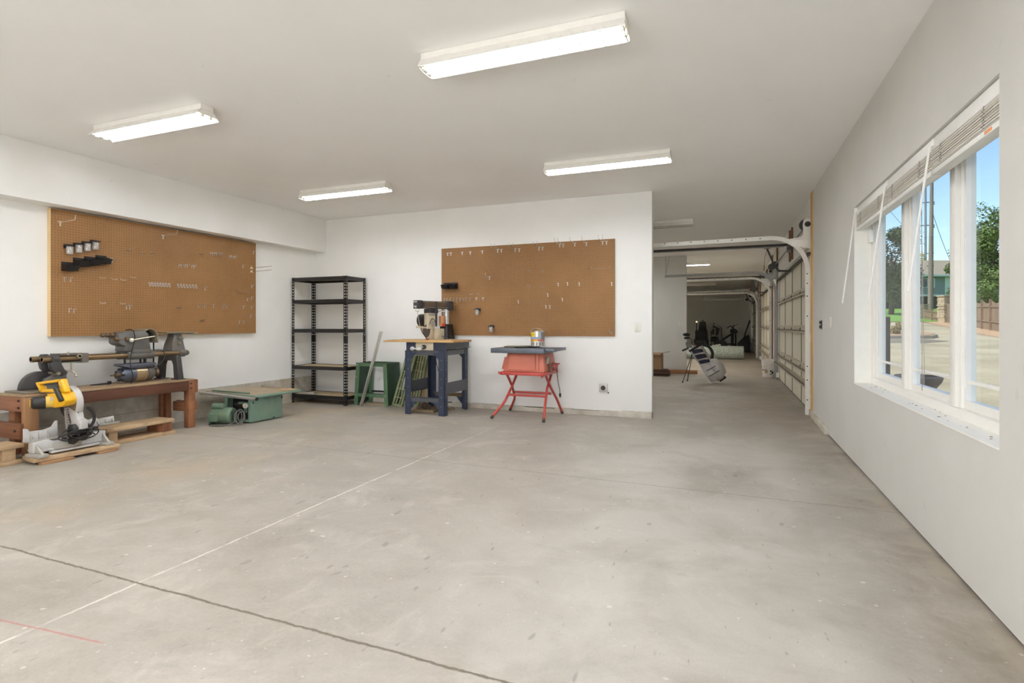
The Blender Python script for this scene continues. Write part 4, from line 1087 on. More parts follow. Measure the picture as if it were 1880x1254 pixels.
# ------------------------------------------------------------------ yellow miter saw, seen from its rear
MAL = mat('cast_aluminium', (206, 204, 202), .42, .25, .05); MALD = mat('cast_aluminium_grey', (178, 174, 166), .5, .3, .06)
YEL = mat('tool_yellow', (238, 182, 28), .35, 0, .05); TBLK = mat('tool_black', (40, 37, 36), .42)
SO = Vector((-5.24, 2.97, .0565))
t = thing('miter_saw', 'yellow corded miter saw on its silver base, standing on the plank sled', 'saw', SO)
def mp_(name, mb, m, parent=None, **k):
    mb.v = [(a-SO.x, b-SO.y, c-SO.z) for a, b, c in mb.v]; return part(name, mb, m, parent or t, **k)
z0 = .0565
b = M()
b.prism([(2.69, z0+.03), (2.69, .175), (2.80, .185), (2.84, .165), (3.10, .155), (3.14, .175), (3.25, .18), (3.25, z0+.03)], 'x', -5.33, -5.265)
b.box(-5.40, -5.26, 2.72, 3.24, z0+.03, z0+.05)
bs = mp_('base', b, MAL, bevel=.005)
for y0, s in ((2.715, 1), (3.225, -1)):
    f = M()
    f.prism([(-5.33, y0-.05), (-5.33, y0+.05), (-5.165, y0+.035), (-5.165, y0-.035)], 'z', z0+.0005, z0+.028)
    f.loft([[(-5.27, y0-.012, z0+.028), (-5.27, y0+.012, z0+.028), (-5.17, y0+.012, z0+.028), (-5.17, y0-.012, z0+.028)], [(-5.275, y0-.006, .165), (-5.275, y0+.006, .165), (-5.265, y0+.006, .16), (-5.265, y0-.006, .16)]])
    mp_('outrigger_foot', f, MALD, bs, bevel=.004)
mp_('turntable', M().lathe([(.0, 0), (.15, 0), (.155, .01), (.155, .05), (.14, .058), (0, .058)], (-5.37, 2.94, z0+.035), n=36), MALD, bs)
mp_('front_rail', M().box(-5.262, -5.225, 2.80, 3.18, z0+.012, z0+.03), MAL, bs, bevel=.003)
# fences with ribbed backs
fl_ = M().prism([(2.66, .178), (2.66, .292), (2.685, .285), (2.70, .262), (2.80, .258), (2.86, .275), (2.885, .32), (2.90, .32), (2.905, .178)], 'x', -5.345, -5.327)
fn = mp_('fence', fl_, MAL, bevel=.002)
r = M()
for y in (2.70, 2.76, 2.82): r.prism([(-5.327, .178), (-5.295, .178), (-5.327, .25)], 'y', y, y+.006)
r.box(-5.327, -5.29, 2.66, 2.90, .178, .186)
mp_('fence_rib', r, MALD, fn)
fr_ = M().prism([(3.05, .172), (3.08, .18), (3.14, .285), (3.20, .30), (3.225, .282), (3.36, .290), (3.365, .245), (3.22, .225), (3.20, .172)], 'x', -5.345, -5.327)
fn = mp_('fence', fr_, MAL, bevel=.002)
r = M()
for y in (3.15, 3.21, 3.28, 3.34): r.prism([(-5.327, .19 if y < 3.2 else .24), (-5.30, .19 if y < 3.2 else .24), (-5.327, .27)], 'y', y, y+.006)
r.box(-5.327, -5.305, 3.22, 3.40, .222, .234)
mp_('fence_rib', r, MALD, fn)
mp_('fence_knob', M().cyl((-5.327, 3.19, .205), (-5.30, 3.19, .205), .018, n=14), TBLK, fn)
# arm rising from the rear pivot
am = M()
am.prism([(-5.36, .43), (-5.27, .44), (-5.235, .40), (-5.215, .33), (-5.16, .315), (-5.165, .24), (-5.25, .205), (-5.31, .235), (-5.30, .30), (-5.345, .39)], 'y', 2.985, 3.045)
ar = mp_('arm', am, MAL, bevel=.008)
wb = M()
for k in range(4):
    zz = .25 + .045*k; wb.beam((-5.30-.008*k, 2.975, zz), (-5.345-.008*k, 2.975, zz+.035), .008, .008).beam((-5.345-.008*k, 2.975, zz+.0), (-5.30-.008*k, 2.975, zz+.035), .008, .008)
wb.beam((-5.355, 2.975, .42), (-5.33, 2.975, .235), .014, .02)
mp_('arm_web', wb, MALD, ar)
mp_('pivot_hub', M().cyl((-5.24, 2.95, .235), (-5.24, 3.08, .235), .048, n=20), TBLK, ar, bevel=.006)
# blade and guard in the x-z plane
BC = (-5.345, 3.0, .458)
mp_('blade', M().lathe([(0, 0), (.146, 0), (.146, .003), (0, .003)], BC, (0, 1, 0), 40), mat('saw_blade', (92, 84, 80), .4, .5))
g = M(); R = .150
seg = [(BC[0]+R*math.cos(math.radians(a)), BC[2]+R*math.sin(math.radians(a))) for a in range(-30, 171, 10)]
seg_in = [(BC[0]+(R-.013)*math.cos(math.radians(a)), BC[2]+(R-.013)*math.sin(math.radians(a))) for a in range(170, -31, -10)]
g.prism(seg + seg_in, 'y', 2.972, 3.03)
gd = mp_('upper_guard', g, MAL, bevel=.005)
g2 = M().prism([(BC[0]+(R-.0135)*math.cos(math.radians(a)), BC[2]+(R-.0135)*math.sin(math.radians(a))) for a in range(-30, 171, 10)], 'y', 2.978, 2.996)
mp_('guard_cheek', g2, mat('smoky_guard', (140, 124, 104), .35, .1), gd)
mp_('blade_label', M().lathe([(0, 0), (.075, 0), (.075, .001), (0, .001)], (BC[0]+.02, 2.9985, BC[2]-.07), (0, -1, 0), 20), mat('blade_red', (150, 32, 34), .4))
# yellow body with D handle
yb = [(-5.60, .635), (-5.25, .680), (-5.235, .662), (-5.185, .575), (-5.20, .545), (-5.165, .50), (-5.20, .462), (-5.32, .430), (-5.36, .49), (-5.42, .545), (-5.52, .532), (-5.555, .55)]
hole = [(-5.535, .622), (-5.285, .652), (-5.258, .602), (-5.505, .580)]
h = M()
# D handle as a frame: outer outline minus the hole, built from four lofted bars
def bar(a, b, c, d): h.prism([a, b, c, d], 'y', 2.875, 2.925)
bar((-5.605, .637), (-5.24, .682), hole[1], hole[0]); bar((-5.24, .682), (-5.18, .57), hole[2], hole[1])
bar((-5.18, .57), (-5.53, .553), hole[3], hole[2]); bar((-5.53, .553), (-5.605, .637), hole[0], hole[3])
hd_ = mp_('d_handle', h, YEL, bevel=.009)
mp_('gear_housing', M().prism([(-5.44, .545), (-5.21, .57), (-5.165, .50), (-5.20, .455), (-5.335, .428), (-5.36, .48)], 'y', 2.87, 2.965), YEL, bevel=.012)
mp_('trigger', M().prism([(-5.50, .624), (-5.30, .648), (-5.31, .632), (-5.49, .612)], 'y', 2.885, 2.915), TBLK, hd_)
mp_('dust_grip', M().prism([(-5.305, .605), (-5.265, .618), (-5.175, .505), (-5.215, .488)], 'y', 2.845, 2.872), TBLK, bevel=.008)
mtr = mp_('motor_body', M().cyl((-5.34, 2.965, .485), (-5.395, 2.845, .482), .052, .05, 20), mat('tool_pale_yellow', (232, 196, 96), .35), bevel=.004, label='pale yellow motor barrel with a printed plate')
mp_('motor_plate_label', M().cbox((-5.325, 2.885, .512), (.006, .075, .03), (0, -.5, -.42)), mat('label_pale', (206, 200, 186), .4), mtr)
mp_('motor_cap', M().cyl((-5.395, 2.845, .482), (-5.428, 2.775, .48), .056, .052, 18).cyl((-5.428, 2.775, .48), (-5.435, 2.76, .48), .052, .036, 18), TBLK, mtr, bevel=.003)
mp_('cap_stripe', M().cbox((-5.431, 2.757, .48), (.012, .01, .06), (0, 0, -.45)), YEL, mtr)
# black cable bundle
cb_ = M(); rng = random.Random(9)
for k in range(6):
    cx, cy2, cz, rx_, rz_ = -5.20+rng.uniform(-.01, .03), 2.99+rng.uniform(-.04, .05), .20+rng.uniform(-.03, .02), .10+rng.uniform(-.02, .035), .04+rng.uniform(-.012, .02)
    ph = rng.uniform(0, 6)
    cb_.tube([(cx+.02*math.sin(2*a+ph), cy2+rx_*math.cos(a), cz+rz_*math.sin(a)) for a in [2*PI*q/20 for q in range(20)]], .0055, 6, True)
cd = mp_('power_cord', cb_, TBLK)
mp_('cord_sleeve', M().tube(smooth([(-5.19, 3.05, .42), (-5.18, 3.09, .38), (-5.185, 3.105, .31), (-5.20, 3.09, .25), (-5.20, 3.06, .21)], 5), .013, 8), TBLK, cd)
mp_('cord_strap', M().cbox((-5.21, 2.96, .155), (.05, .08, .05), (.3, .2, .5)).cbox((-5.22, 3.04, .165), (.04, .05, .06), (0, .3, .2)), TBLK, cd, bevel=.006)

# ------------------------------------------------------------------ green contractor saw standing on the floor
MG = mat('seafoam_green', (124, 150, 134), .42, .1, .06, 8., dirt=(150, 160, 140), dirt_amt=.3); MGD = mat('motor_green', (100, 122, 102), .45, .1, .1, 10., dirt=(132, 122, 92), dirt_amt=.5)
TAN = mat('dusty_iron_top', (168, 152, 128), .55, .25, .08, 9., dirt=(190, 178, 158), dirt_amt=.5)
GO = Vector((-5.12, 4.74, 0)); 
t = thing('table_saw', 'pale green table saw body sitting on the floor with its motor beside it', 'saw', GO, math.radians(-5))
part('cabinet', M().box(-.46, -.002, .0, .008, .045, .30).box(-.008, 0, .0, .44, .012, .30).box(-.46, 0, .432, .44, .012, .30).box(-.46, -.452, .0, .44, .012, .30).box(-.46, 0, 0, .44, .012, .02) if False else
     M().box(-.008, 0, -.0, .44, .012, .30).box(-.46, -.009, .432, .44, .012, .30).box(-.46, -.452, .0, .431, .012, .30).box(-.451, -.009, .0, .431, .012, .02).box(-.05, -.009, .0, .006, .02, .30).box(-.451, -.41, .0, .006, .02, .30).box(-.41, -.05, .0, .006, .27, .30), MG, t, bevel=.003)
part('dark_interior', M().box(-.449, -.01, .10, .42, .022, .29).box(-.30, -.10, .05, .10, .14, .22).cyl((-.35, .07, .19), (-.08, .07, .17), .03, n=12), mat('dark_inner_fill', (40, 33, 32), .7, .2), t)  # dark solid block filling the open cabinet
part('side_latch', M().box(.0005, .006, .02, .032, .225, .245).box(.0005, .006, .425, .438, .24, .265).box(.0005, .004, .30, .325, .02, .032), DARKI, t)
part('table_top', M().box(-.80, .10, -.02, .66, .302, .328), MG, t, bevel=.003)
part('iron_surface', M().box(-.795, .07, -.015, .655, .3285, .334), TAN, t, bevel=.001)
part('front_rail_tube', M().cyl((-.83, -.06, .318), (.175, -.065, .300), .017, n=14), mat('pale_rail', (186, 180, 174), .35, .5), t)
part('rail_cap', M().cyl((.175, -.065, .300), (.185, -.065, .2998), .019, n=14), DARKI, t)
part('rail_spacer', M().box(-.6, -.58, -.05, -.021, .305, .32).box(-.1, -.08, -.05, -.021, .298, .315), MGD, t)
part('fence_guide', M().box(-.70, -.05, .0, .028, .335, .352), MGD, t, bevel=.002)
part('miter_gauge', M().beam((-.50, .60, .342), (-.05, .56, .341), .022, .012).cbox((-.52, .60, .349), (.07, .05, .028)), mat('gauge_grey', (176, 166, 146), .45, .4), t, bevel=.003)
part('wood_insert', M().box(-.14, .06, .45, .60, .335, .342), mat('insert_tan', (200, 168, 124), .6), t)
mt = part('motor', M().lathe([(.0, -.12), (.085, -.12), (.092, -.105), (.092, .085), (.088, .105), (.075, .12), (0, .125)], (-.26, -.15, .10), (.955, .297, 0), 32), MGD, t, label='green motor lying on the floor')
d = Vector((.955, .297, 0)).normalized(); s = Vector((-.297, .955, 0)); c0 = Vector((-.26, -.15, .10)) + d*.1225
for sx in (-1, 1):
    m = M()
    for k in range(-3, 4): m.cbox(c0 + s*sx*.028 + Vector((0, 0, .014*k)), (.03, .006, .006), (0, 0, math.atan2(s.y, s.x)))
    part('vent_grille', m, DARKI, mt)
part('capacitor_cover', M().cyl((-.37, -.21, .205), (-.23, -.165, .205), .034, n=18), MGD, mt, bevel=.006)
part('junction_box', M().cbox((-.29, -.255, .085), (.11, .06, .09), (0, 0, .3)), MGD, mt, bevel=.008)
part('mount_plate', M().cbox((-.385, -.19, .07), (.02, .17, .13), (0, 0, .3)).box(-.20, -.05, -.02, .03, .215, .24).box(-.10, -.06, -.02, .0, .12, .215), MGD, t, bevel=.004)
part('pulley_shaft', M().cyl((-.08, -.02, .2), (.0, -.06, .215), .012, n=10).cyl((-.055, -.035, .205), (-.04, -.04, .208), .03, n=14), NICK, t)
cm = M()
for k, r in enumerate((.07, .085, .06)):
    cm.tube([(-.06+.015*k+r*.5*math.cos(a), -.12+.01*k+r*.25*math.sin(a)*.2+.02*math.cos(a), .09+r*math.sin(a)) for a in [2*PI*q/20 for q in range(20)]], .0055, 6, True)
cm.tube(smooth([(-.05, -.14, .05), (-.10, -.25, .008), (-.20, -.33, .007), (-.32, -.30, .007), (-.38, -.20, .007), (-.30, -.27, .008), (-.16, -.31, .014), (-.02, -.2, .007)], 6), .0055, 6)
part('power_cord', cm, mat('grey_rubber', (104, 104, 98), .6), t)
# ------------------------------------------------------------------ garage doors, tracks, springs, openers
CREAMD = mat('cream_door_back', (214, 206, 186), .6, 0, .04, 3., dirt=(190, 180, 158), dirt_amt=.3)
STRUT = mat('door_strut', (186, 176, 156), .5, .2, .06); STILE = mat('door_gap', (92, 86, 74), .7)
TRACK = mat('painted_track', (226, 224, 216), .4, .1, .03); TRACKG = mat('galvanized_track', (150, 148, 142), .4, .6, .08)
IRON = mat('door_iron', (62, 60, 56), .45, .5, .1)
def garage_door(n, y0, y1, label):
    r = struct('door_%d' % n, M().box(1.0, 1.004, y0, y1, .012, .02), STILE, label=label)
    H = 2.13; hs = H/4
    for k in range(4):
        z0 = .014 + k*hs
        p = part('door_panel', M().box(1.005, 1.045, y0, y1, z0, z0+hs-.006), CREAMD, r)
        ns = 4
        s = M()
        for j in range(ns+1):
            y = y0 + (y1-y0)*j/ns
            s.box(.9985, 1.0045, max(y0, y-.016), min(y1, y+.016), z0+.004, z0+hs-.01)
        part('stile', s, STILE, p)
        if k:
            b = M().box(.955, 1.0, y0+.02, y1-.02, z0-.03, z0-.02).box(.955, .962, y0+.02, y1-.02, z0-.055, z0-.02).box(.993, 1.0, y0+.02, y1-.02, z0-.02, z0+.055)
            part('strut', b, STRUT, p)
            h = M()
            for j in range(ns+1):
                y = min(max(y0 + (y1-y0)*j/ns, y0+.05), y1-.05); h.cyl((.985, y-.03, z0), (.985, y+.03, z0), .011, n=8); h.box(.99, .998, y-.02, y+.02, z0-.035, z0+.035)
            part('hinge', h, mat('hinge_grey', (120, 114, 104), .5, .4), p)
        if k == 0:
            part('bottom_shelf_strut', M().box(.90, 1.0, y0+.02, y1-.02, .372, .382).box(.90, .906, y0+.02, y1-.02, .345, .382), STRUT, p)
    t = M().box(.985, 1.0, y0+.02, y1-.02, 2.05, 2.07).box(.93, .985, y0+.02, y1-.02, 2.05, 2.058)
    part('top_strut', t, IRON, r)
    part('corner_bracket', M().box(.94, .999, y0-.01, y0+.06, .05, .15).box(.94, .999, y1-.06, y1+.01, .05, .15), TRACK, r)
    return r
D = ((7.76, 12.58), (14.18, 19.0), (20.48, 25.30))
garage_door(1, *D[0], 'cream sectional garage door of the first bay, seen from inside')
garage_door(2, *D[1], 'bright cream sectional garage door of the middle bay')
garage_door(3, *D[2], 'dark sectional garage door of the rear bay')

def track(label, y, s, mt, x_end, hanger=None, flag=True):
    """Vertical track, bend and horizontal track; s = +1 where the channel opens towards larger y."""
    t = thing('garage_door_track', label, 'track', (.93, y, 0), 0, 'garage door tracks')
    R = .42; zt = 2.25
    path = [(0, 0, .012), (0, 0, zt-R)] + [(-R + R*math.cos(math.radians(a)), 0, zt-R + R*math.sin(math.radians(a))) for a in range(8, 91, 8)] + [(-R-.05, 0, zt)]
    w, h = .052, .026
    def channel(P):
        m = M(); rings = []
        P = [Vector(p) for p in P]
        for k in range(len(P)):
            d = (P[min(k+1, len(P)-1)] - P[max(k-1, 0)]).normalized(); nrm = Vector((d.z, 0, -d.x))   # in the x-z plane
            c = P[k]; a = nrm*w/2; yv = Vector((0, s*h, 0)); tk = nrm*.004; ty = Vector((0, s*.004, 0))
            rings.append([c-a, c+a, c+a+yv, c+a-tk+yv, c+a-tk+ty, c-a+tk+ty, c-a+tk+yv, c-a+yv])
        m.loft(rings); return m
    v = part('vertical_track', channel(path), mt, t)
    part('horizontal_track', channel([(-R-.05, 0, zt), (x_end-.93, 0, zt-.02)]), mt, t)
    bl = M()
    for z in (.2, .45, .62, .98, 1.25, 1.5, 1.66, 1.78): bl.cyl((-.004, -s*.0005, z), (-.004, -s*.005, z), .008, n=8)
    for k in range(9):
        x = -R - .12 - k*.17
        if x > x_end-.9: bl.cyl((x, -s*.0005, zt), (x, -s*.005, zt), .008, n=8)
    o = part('bolt', bl, IRON, t); o['kind'] = 'stuff'
    if flag:
        j = M()
        for z in (.22, .32, .92, .97): j.box(-.02, .052, -s*.002 - .004*(s > 0), -s*.002 + .004*(s < 0), z, z+.045)
        j.box(.03, .055, s*.0, s*.003, .02, 2.0) if s > 0 else j.box(.03, .055, -.003, 0, .02, 2.0)
        part('wall_bracket', j, mt, t)
        # end bearing plate with the shaft bearing at the top
        bp = M()
        bp.prism([(-.21, 2.225), (-.21, 2.16), (.052, 2.08), (.052, 2.46), (.0, 2.475), (-.045, 2.455), (-.055, 2.40), (-.05, 2.28), (-.075, 2.245)], 'y', *sorted((-s*.005, -s*.009)))
        pl = part('bearing_plate', bp, mt, t, bevel=.001)
        part('flange', M().box(-.20, .052, *sorted((-s*.009, -s*.03)), 2.215, 2.222).box(-.1, .052, *sorted((-s*.009, -s*.03)), 2.10, 2.107), mt, pl)
        part('bearing', M().cyl((-.0, -s*.012, 2.40), (0, -s*.004, 2.40), .034, n=20).cyl((0, -s*.03, 2.40), (0, 0, 2.40), .014, n=12), IRON, pl)
        part('cable_drum', M().lathe([(.0, 0), (.07, 0), (.06, .01), (.06, .04), (.07, .05), (0, .05)], (-.02, s*.01, 2.40), (0, s, 0), 20), IRON, t)
    if hanger:
        m = M().beam((hanger-.93, s*.01, zt-.015), (hanger-.93, s*.01, 2.69), .03, .006).beam((hanger-.93, s*.01, zt+.02), (hanger-.85, s*.01, 2.69), .025, .006)
        part('ceiling_hanger', m, TRACKG, t)
track('near white track of the first garage door, curving in from the pine jamb', 7.70, 1, TRACK, -1.35)
track('far grey track of the first garage door, hung in front of the partition', 12.64, -1, TRACKG, -1.31, -1.29)
track('near white track of the middle garage door beyond the first door', 14.12, 1, TRACK, -1.35)
track('far galvanized track of the middle garage door', 19.06, -1, TRACKG, -1.35, None, False)
track('near white track of the dark rear garage door', 20.42, 1, TRACK, -1.35)
track('far pale track of the rear garage door by the end wall', 25.36, -1, TRACK, -1.0, -1.0)

for n, (y0, y1) in enumerate(D):
    ym = (y0+y1)/2; nm = ('first', 'middle', 'rear')[n]
    t = thing('torsion_spring', 'torsion spring on its shaft above the %s garage door' % nm, 'spring', (.93, ym, 2.40), 0, 'torsion springs')
    part('shaft', M().cyl((0, y0-ym+.01, 0), (0, y1-ym-.01, 0), .0125, n=12), TRACKG, t)
    pts = []; turns = 46
    for k in range(turns*8+1):
        a = 2*PI*k/8; pts.append((.03*math.cos(a), -.95+.75*k/(turns*8), .03*math.sin(a)))
    part('coil', M().tube(pts, .006, 5), IRON, t)
    part('cone', M().cyl((0, -1.02, 0), (0, -.95, 0), .026, .034, 14).cyl((0, -.2, 0), (0, -.14, 0), .034, .026, 14), TRACK, t)
    part('center_bracket', M().box(-.02, .054, -.10, -.09, -.06, .03).box(.045, .054, -.16, -.032, -.12, .05), TRACKG, t)
    if n == 1: o = t
    t = thing('garage_door_opener', 'ceiling opener of the %s garage door with its dark rail' % nm, 'opener', (.93, ym, 2.48), 0, 'garage door openers')
    part('rail', M().box(-2.55, .03, -.018, .018, -.02, .02), IRON, t)
    part('chain', M().box(-2.5, -.05, -.012, .012, -.034, -.026), TRACKG, t)
    hdz = M().box(-3.05, -2.56, -.16, .16, -.10, .12)
    part('motor_head', hdz, mat('opener_head', (120, 122, 122), .4, .2), t, bevel=.02)
    part('head_strap', M().beam((-2.8, -.16, .12), (-2.8, -.16, .285), .03, .004).beam((-2.8, .16, .12), (-2.8, .16, .285), .03, .004), TRACKG, t)
    part('trolley', M().box(-.36, -.26, -.03, .03, -.05, -.021), TRACKG, t, bevel=.004)
    ar = M(); a, b, c = Vector((-.31, 0, -.05)), Vector((-.20, 0, -.33)), Vector((.0, 0, -.47))
    ar.beam(a, b, .028, .006, (0, 1, 0)).beam(b, Vector((-.13, 0, -.43)), .028, .006, (0, 1, 0)).beam(Vector((-.14, 0, -.43)), Vector((.035, .0, -.44)), .04, .03)
    part('door_arm', ar, IRON, t)
    part('door_arm_link', M().cyl((-.24, -.03, -.36), (-.24, .03, -.36), .055, n=18), IRON, t)
    rc = M().tube([(-.31, .02, -.05), (-.345, .02, -.2), (-.35, .02, -.33)], .003, 5)
    part('release_cord', rc, mat('red_cord', (168, 60, 44), .6), t)
    part('release_handle', M().cbox((-.355, .02, -.37), (.012, .04, .09)), mat('red_handle', (158, 66, 50), .5), t, bevel=.003)
    # bracing rods up to the ceiling
    part('header_bracket', M().box(.005, .05, -.028, .028, -.03, .05), TRACKG, t)

# ------------------------------------------------------------------ golf bag on its stand and the clubs in it
GB_ = mat('bag_grey', (190, 186, 184), .7, 0, .04); NAVY = mat('bag_navy', (30, 32, 52), .7); GBLK = mat('bag_black', (24, 24, 28), .6)
BO = Vector((-.16, 11.36, 0))
t = thing('golf_bag', 'pale grey golf stand bag with navy panels, leaning on two thin legs', 'golf bag', BO)
# axis from the base (right, low) to the mouth (left, high), in the x-z plane
ax0, ax1 = Vector((-.05, 0, .105)), Vector((-.43, 0, .695)); d = (ax1-ax0).normalized(); nup = Vector((d.z, 0, -d.x)); yv = Vector((0, 1, 0))
def ring(tt, ru, ry, n=20, up=0):
    c = ax0 + (ax1-ax0)*tt + nup*up
    return [c + nup*ru*math.cos(2*PI*k/n) + yv*ry*math.sin(2*PI*k/n) for k in range(n)]
m = M().loft([ring(-.05, .10, .12), ring(-.02, .125, .14), ring(.2, .14, .15), ring(.42, .132, .14), ring(.5, .122, .13), ring(.75, .128, .135), ring(.97, .138, .145), ring(1.0, .142, .15)])
part('body', m, GB_, t, ang=60)
part('mouth_collar', M().loft([ring(.965, .147, .156), ring(1.03, .150, .158), ring(1.03, .13, .138), ring(.99, .126, .134)]), GBLK, t, ang=60)
m = M().loft([ring(-.10, .06, .07, up=.06), ring(.0, .135, .12, up=.085), ring(.22, .155, .135, up=.105), ring(.46, .13, .12, up=.085), ring(.53, .06, .07, up=.05)])
part('ball_pocket', m, GB_, t, ang=60)
part('pocket_zip', M().tube([ring(.30, .15, .155, 20, .03)[k] + Vector((0, -.004, 0)) for k in (9, 10, 11, 12, 13, 14, 15, 16, 17, 18)], .006, 6).tube([ring(.14, .155, .158, 20, .03)[k] + Vector((0, -.004, 0)) for k in (10, 11, 12, 13, 14, 15, 16, 17, 18, 19)], .007, 6), GBLK, t)
for t0, t1, s0, s1 in ((.83, .95, .5, .3), (.65, .79, .75, .55), (.50, .61, .80, .6)):
    def q(tt, u): 
        c = ax0 + (ax1-ax0)*tt; return c + nup*u*.134 - yv*(.143*math.sqrt(max(.05, 1-u*u))+.004)
    m = M(); n = 8
    for k in range(n):
        u0 = -.72 + 1.40*k/n; u1 = -.72 + 1.40*(k+1)/n; sh = .10
        m.quad(q(t0-sh*u0*.6, u0), q(t0-sh*u1*.6, u1), q(t1-sh*u1*.6-.05*max(0, u1-.1), u1), q(t1-sh*u0*.6-.05*max(0, u0-.1), u0))
    part('navy_panel', m, NAVY, t)
part('shoulder_strap', M().tube(smooth([ax1+nup*.15+d*-.03, ax1+nup*.215+d*-.12, ax1+nup*.21+d*-.25, ax1+nup*.14+d*-.34], 6), .028, 8), GBLK, t)
part('bag_foot', M().beam(ax0+nup*.02+d*-.045, ax0+nup*.16+d*-.035, .12, .03, (0, 1, 0)).beam(ax0+nup*.06+d*-.0, ax0+nup*.19+d*.03, .10, .03, (0, 1, 0)), GBLK, t, bevel=.006)
top = ax1 - nup*.11 - d*.06
for yy, xe in ((-.17, -.665), (.18, -.60)):
    part('stand_leg', M().cyl(top + Vector((0, yy*.3, 0)), (xe, yy, .006), .007, n=8).cyl(Vector((xe, yy, .004)) , Vector((xe+.004, yy, .03)), .012, n=8), GBLK, t)
def club(label, k, kind, hx, hz):
    a = BO + ax0 + (ax1-ax0)*.75 + nup*(.05-.03*(k % 4)) + yv*((k*.37 % 1)-.5)*.12; b = BO + Vector((hx, ((k*.61 % 1)-.5)*.16, hz))
    t = thing('golf_club', label, 'golf club', a, 0, 'golf clubs in the bag')
    part('shaft', M().cyl((0, 0, 0), b-a, .011 if kind == 'cover' else .007, n=8), mat('club_shaft', (84, 52, 44), .4, .3) if kind in ('cover', 'wood') else NICK, t)
    m = M(); e = b-a
    if kind in ('wood', 'cover'): m.sphere(e + Vector((-.02, -.01, .005)), .062 if kind == 'wood' else .05, 14, (1.25, .9, .55))
    elif kind == 'iron': m.prism([(e.x-.085, e.z-.02), (e.x+.005, e.z-.03), (e.x+.012, e.z+.01), (e.x-.055, e.z+.05), (e.x-.088, e.z+.035)], 'y', e.y-.012, e.y+.010)
    else: m.cbox(e + Vector((-.035, 0, -.01)), (.14, .03, .035), (0, -.45, 0))
    part('club_head', m, mat('club_head_%s' % kind, (44, 46, 48) if kind != 'iron' else (112, 112, 108), .3, .7), t, bevel=.003 if kind in ('iron', 'putter') else 0)
for k, (lab, kind, hx, hz) in enumerate((('dark rounded wood head, topmost club in the golf bag', 'wood', -.575, .945), ('smaller dark wood head just below the topmost club', 'cover', -.575, .875), ('silver iron in the middle of the golf bag', 'iron', -.50, .825),
        ('silver iron nearest the bag mouth rim', 'iron', -.53, .755), ('flat dark putter head lowest at the bag mouth', 'putter', -.585, .665), ('silver iron just above the putter', 'iron', -.51, .715))):
    club(lab, k, kind, hx, hz)

# ------------------------------------------------------------------ bucket, roll, cardboard box, boards
t = thing('plastic_bucket', 'white plastic bucket with printed patches beside the first garage door', 'bucket', (.845, 13.18, .001))
part('body', M().lathe([(0, 0), (.125, 0), (.13, .006), (.146, .25), (.152, .252), (.152, .265), (.147, .268), (.149, .30), (.156, .302), (.156, .318), (.150, .32), (.152, .355), (.160, .357), (.160, .385), (.150, .386), (.148, .33), (.126, .02), (0, .02)], n=36), mat('white_bucket', (222, 216, 206), .45, 0, .05, 14.), t, ang=50)
def patch(a, z, w, h, m, r=.145):
    mm = M(); n = 5
    for k in range(n):
        u0 = math.radians(a - w/2 + w*k/n); u1 = math.radians(a - w/2 + w*(k+1)/n)
        mm.quad(*[((r*c0)*math.cos(u), (r*c0)*math.sin(u), zz) for u, zz, c0 in ((u0, z, 1), (u1, z, 1), (u1, z+h, 1.04), (u0, z+h, 1.04))])
    part('printed_patch', mm, m, t)
patch(-118, .09, 24, .09, mat('patch_tan', (176, 146, 108), .5), .1385); patch(-80, .12, 12, .035, GBLK, .140); patch(-66, .08, 14, .05, GBLK, .1375)
patch(-80, .06, 12, .025, mat('patch_grey', (110, 108, 108), .5), .136); patch(-150, .14, 26, .03, mat('patch_blue', (112, 122, 142), .5), .141)
part('handle', M().tube([(.15*math.cos(a), -.157-.0*a if False else .15*math.sin(a)*1.04, .30-.14*abs(math.sin(a/1.0))) for a in [PI+PI*k/14 for k in range(15)]], .004, 6), TRACK, t)

def speckle():
    m = bpy.data.materials.new('speckled_padding'); t = NT(m); p = t.coord()
    f = t.noise(p, 26., 4., .7); g = t.noise(p, 60., 2., .6)
    c = t.mix(t.ramp(f, .42, .56), lin((150, 160, 148)), lin((190, 198, 188)))
    c = t.mix(t.math('MULTIPLY', t.ramp(g, .60, .68), .5), c, lin((196, 200, 186)))
    t.finish(c, .8, 0, f, .3, .01); return m
PAD = speckle()
t = thing('padding_roll', 'big roll of pale green speckled carpet padding on the bay floor', 'roll', (-.45, 19.55, .222))
prof = []
for k in range(90):
    a = 2*PI*3*k/90; r = .22*(1 - .42*(k/89)**.9) if k else .22; prof.append((r*math.cos(a-1.2), r*math.sin(a-1.2)))
part('roll_core', M().lathe([(.0, 0), (.195, 0), (.219, .008), (.22, .02), (.22, 1.87), (.217, 1.886), (.195, 1.89), (0, 1.89)], (-.95, 0, 0), (1, 0, 0), 40), PAD, t, ang=50)
m = M()
for x in (-.951, .941):
    m.tube([(x, p, q) for p, q in prof], .006, 5)
part('spiral_edge', m, mat('padding_edge', (128, 148, 128), .85), t)
solo('foam_scrap', M().cbox((0, 0, .012), (.12, .08, .022), (0, 0, .3)).cbox((.10, .01, .018), (.1, .07, .03), (.1, .2, .1)).cbox((.17, 0, .03), (.06, .05, .03), (.3, .3, .5)), mat('pale_foam', (206, 206, 190), .8), 'pale foam scraps lying on top of the green padding roll', 'scrap', (-.42, 19.55, .449))

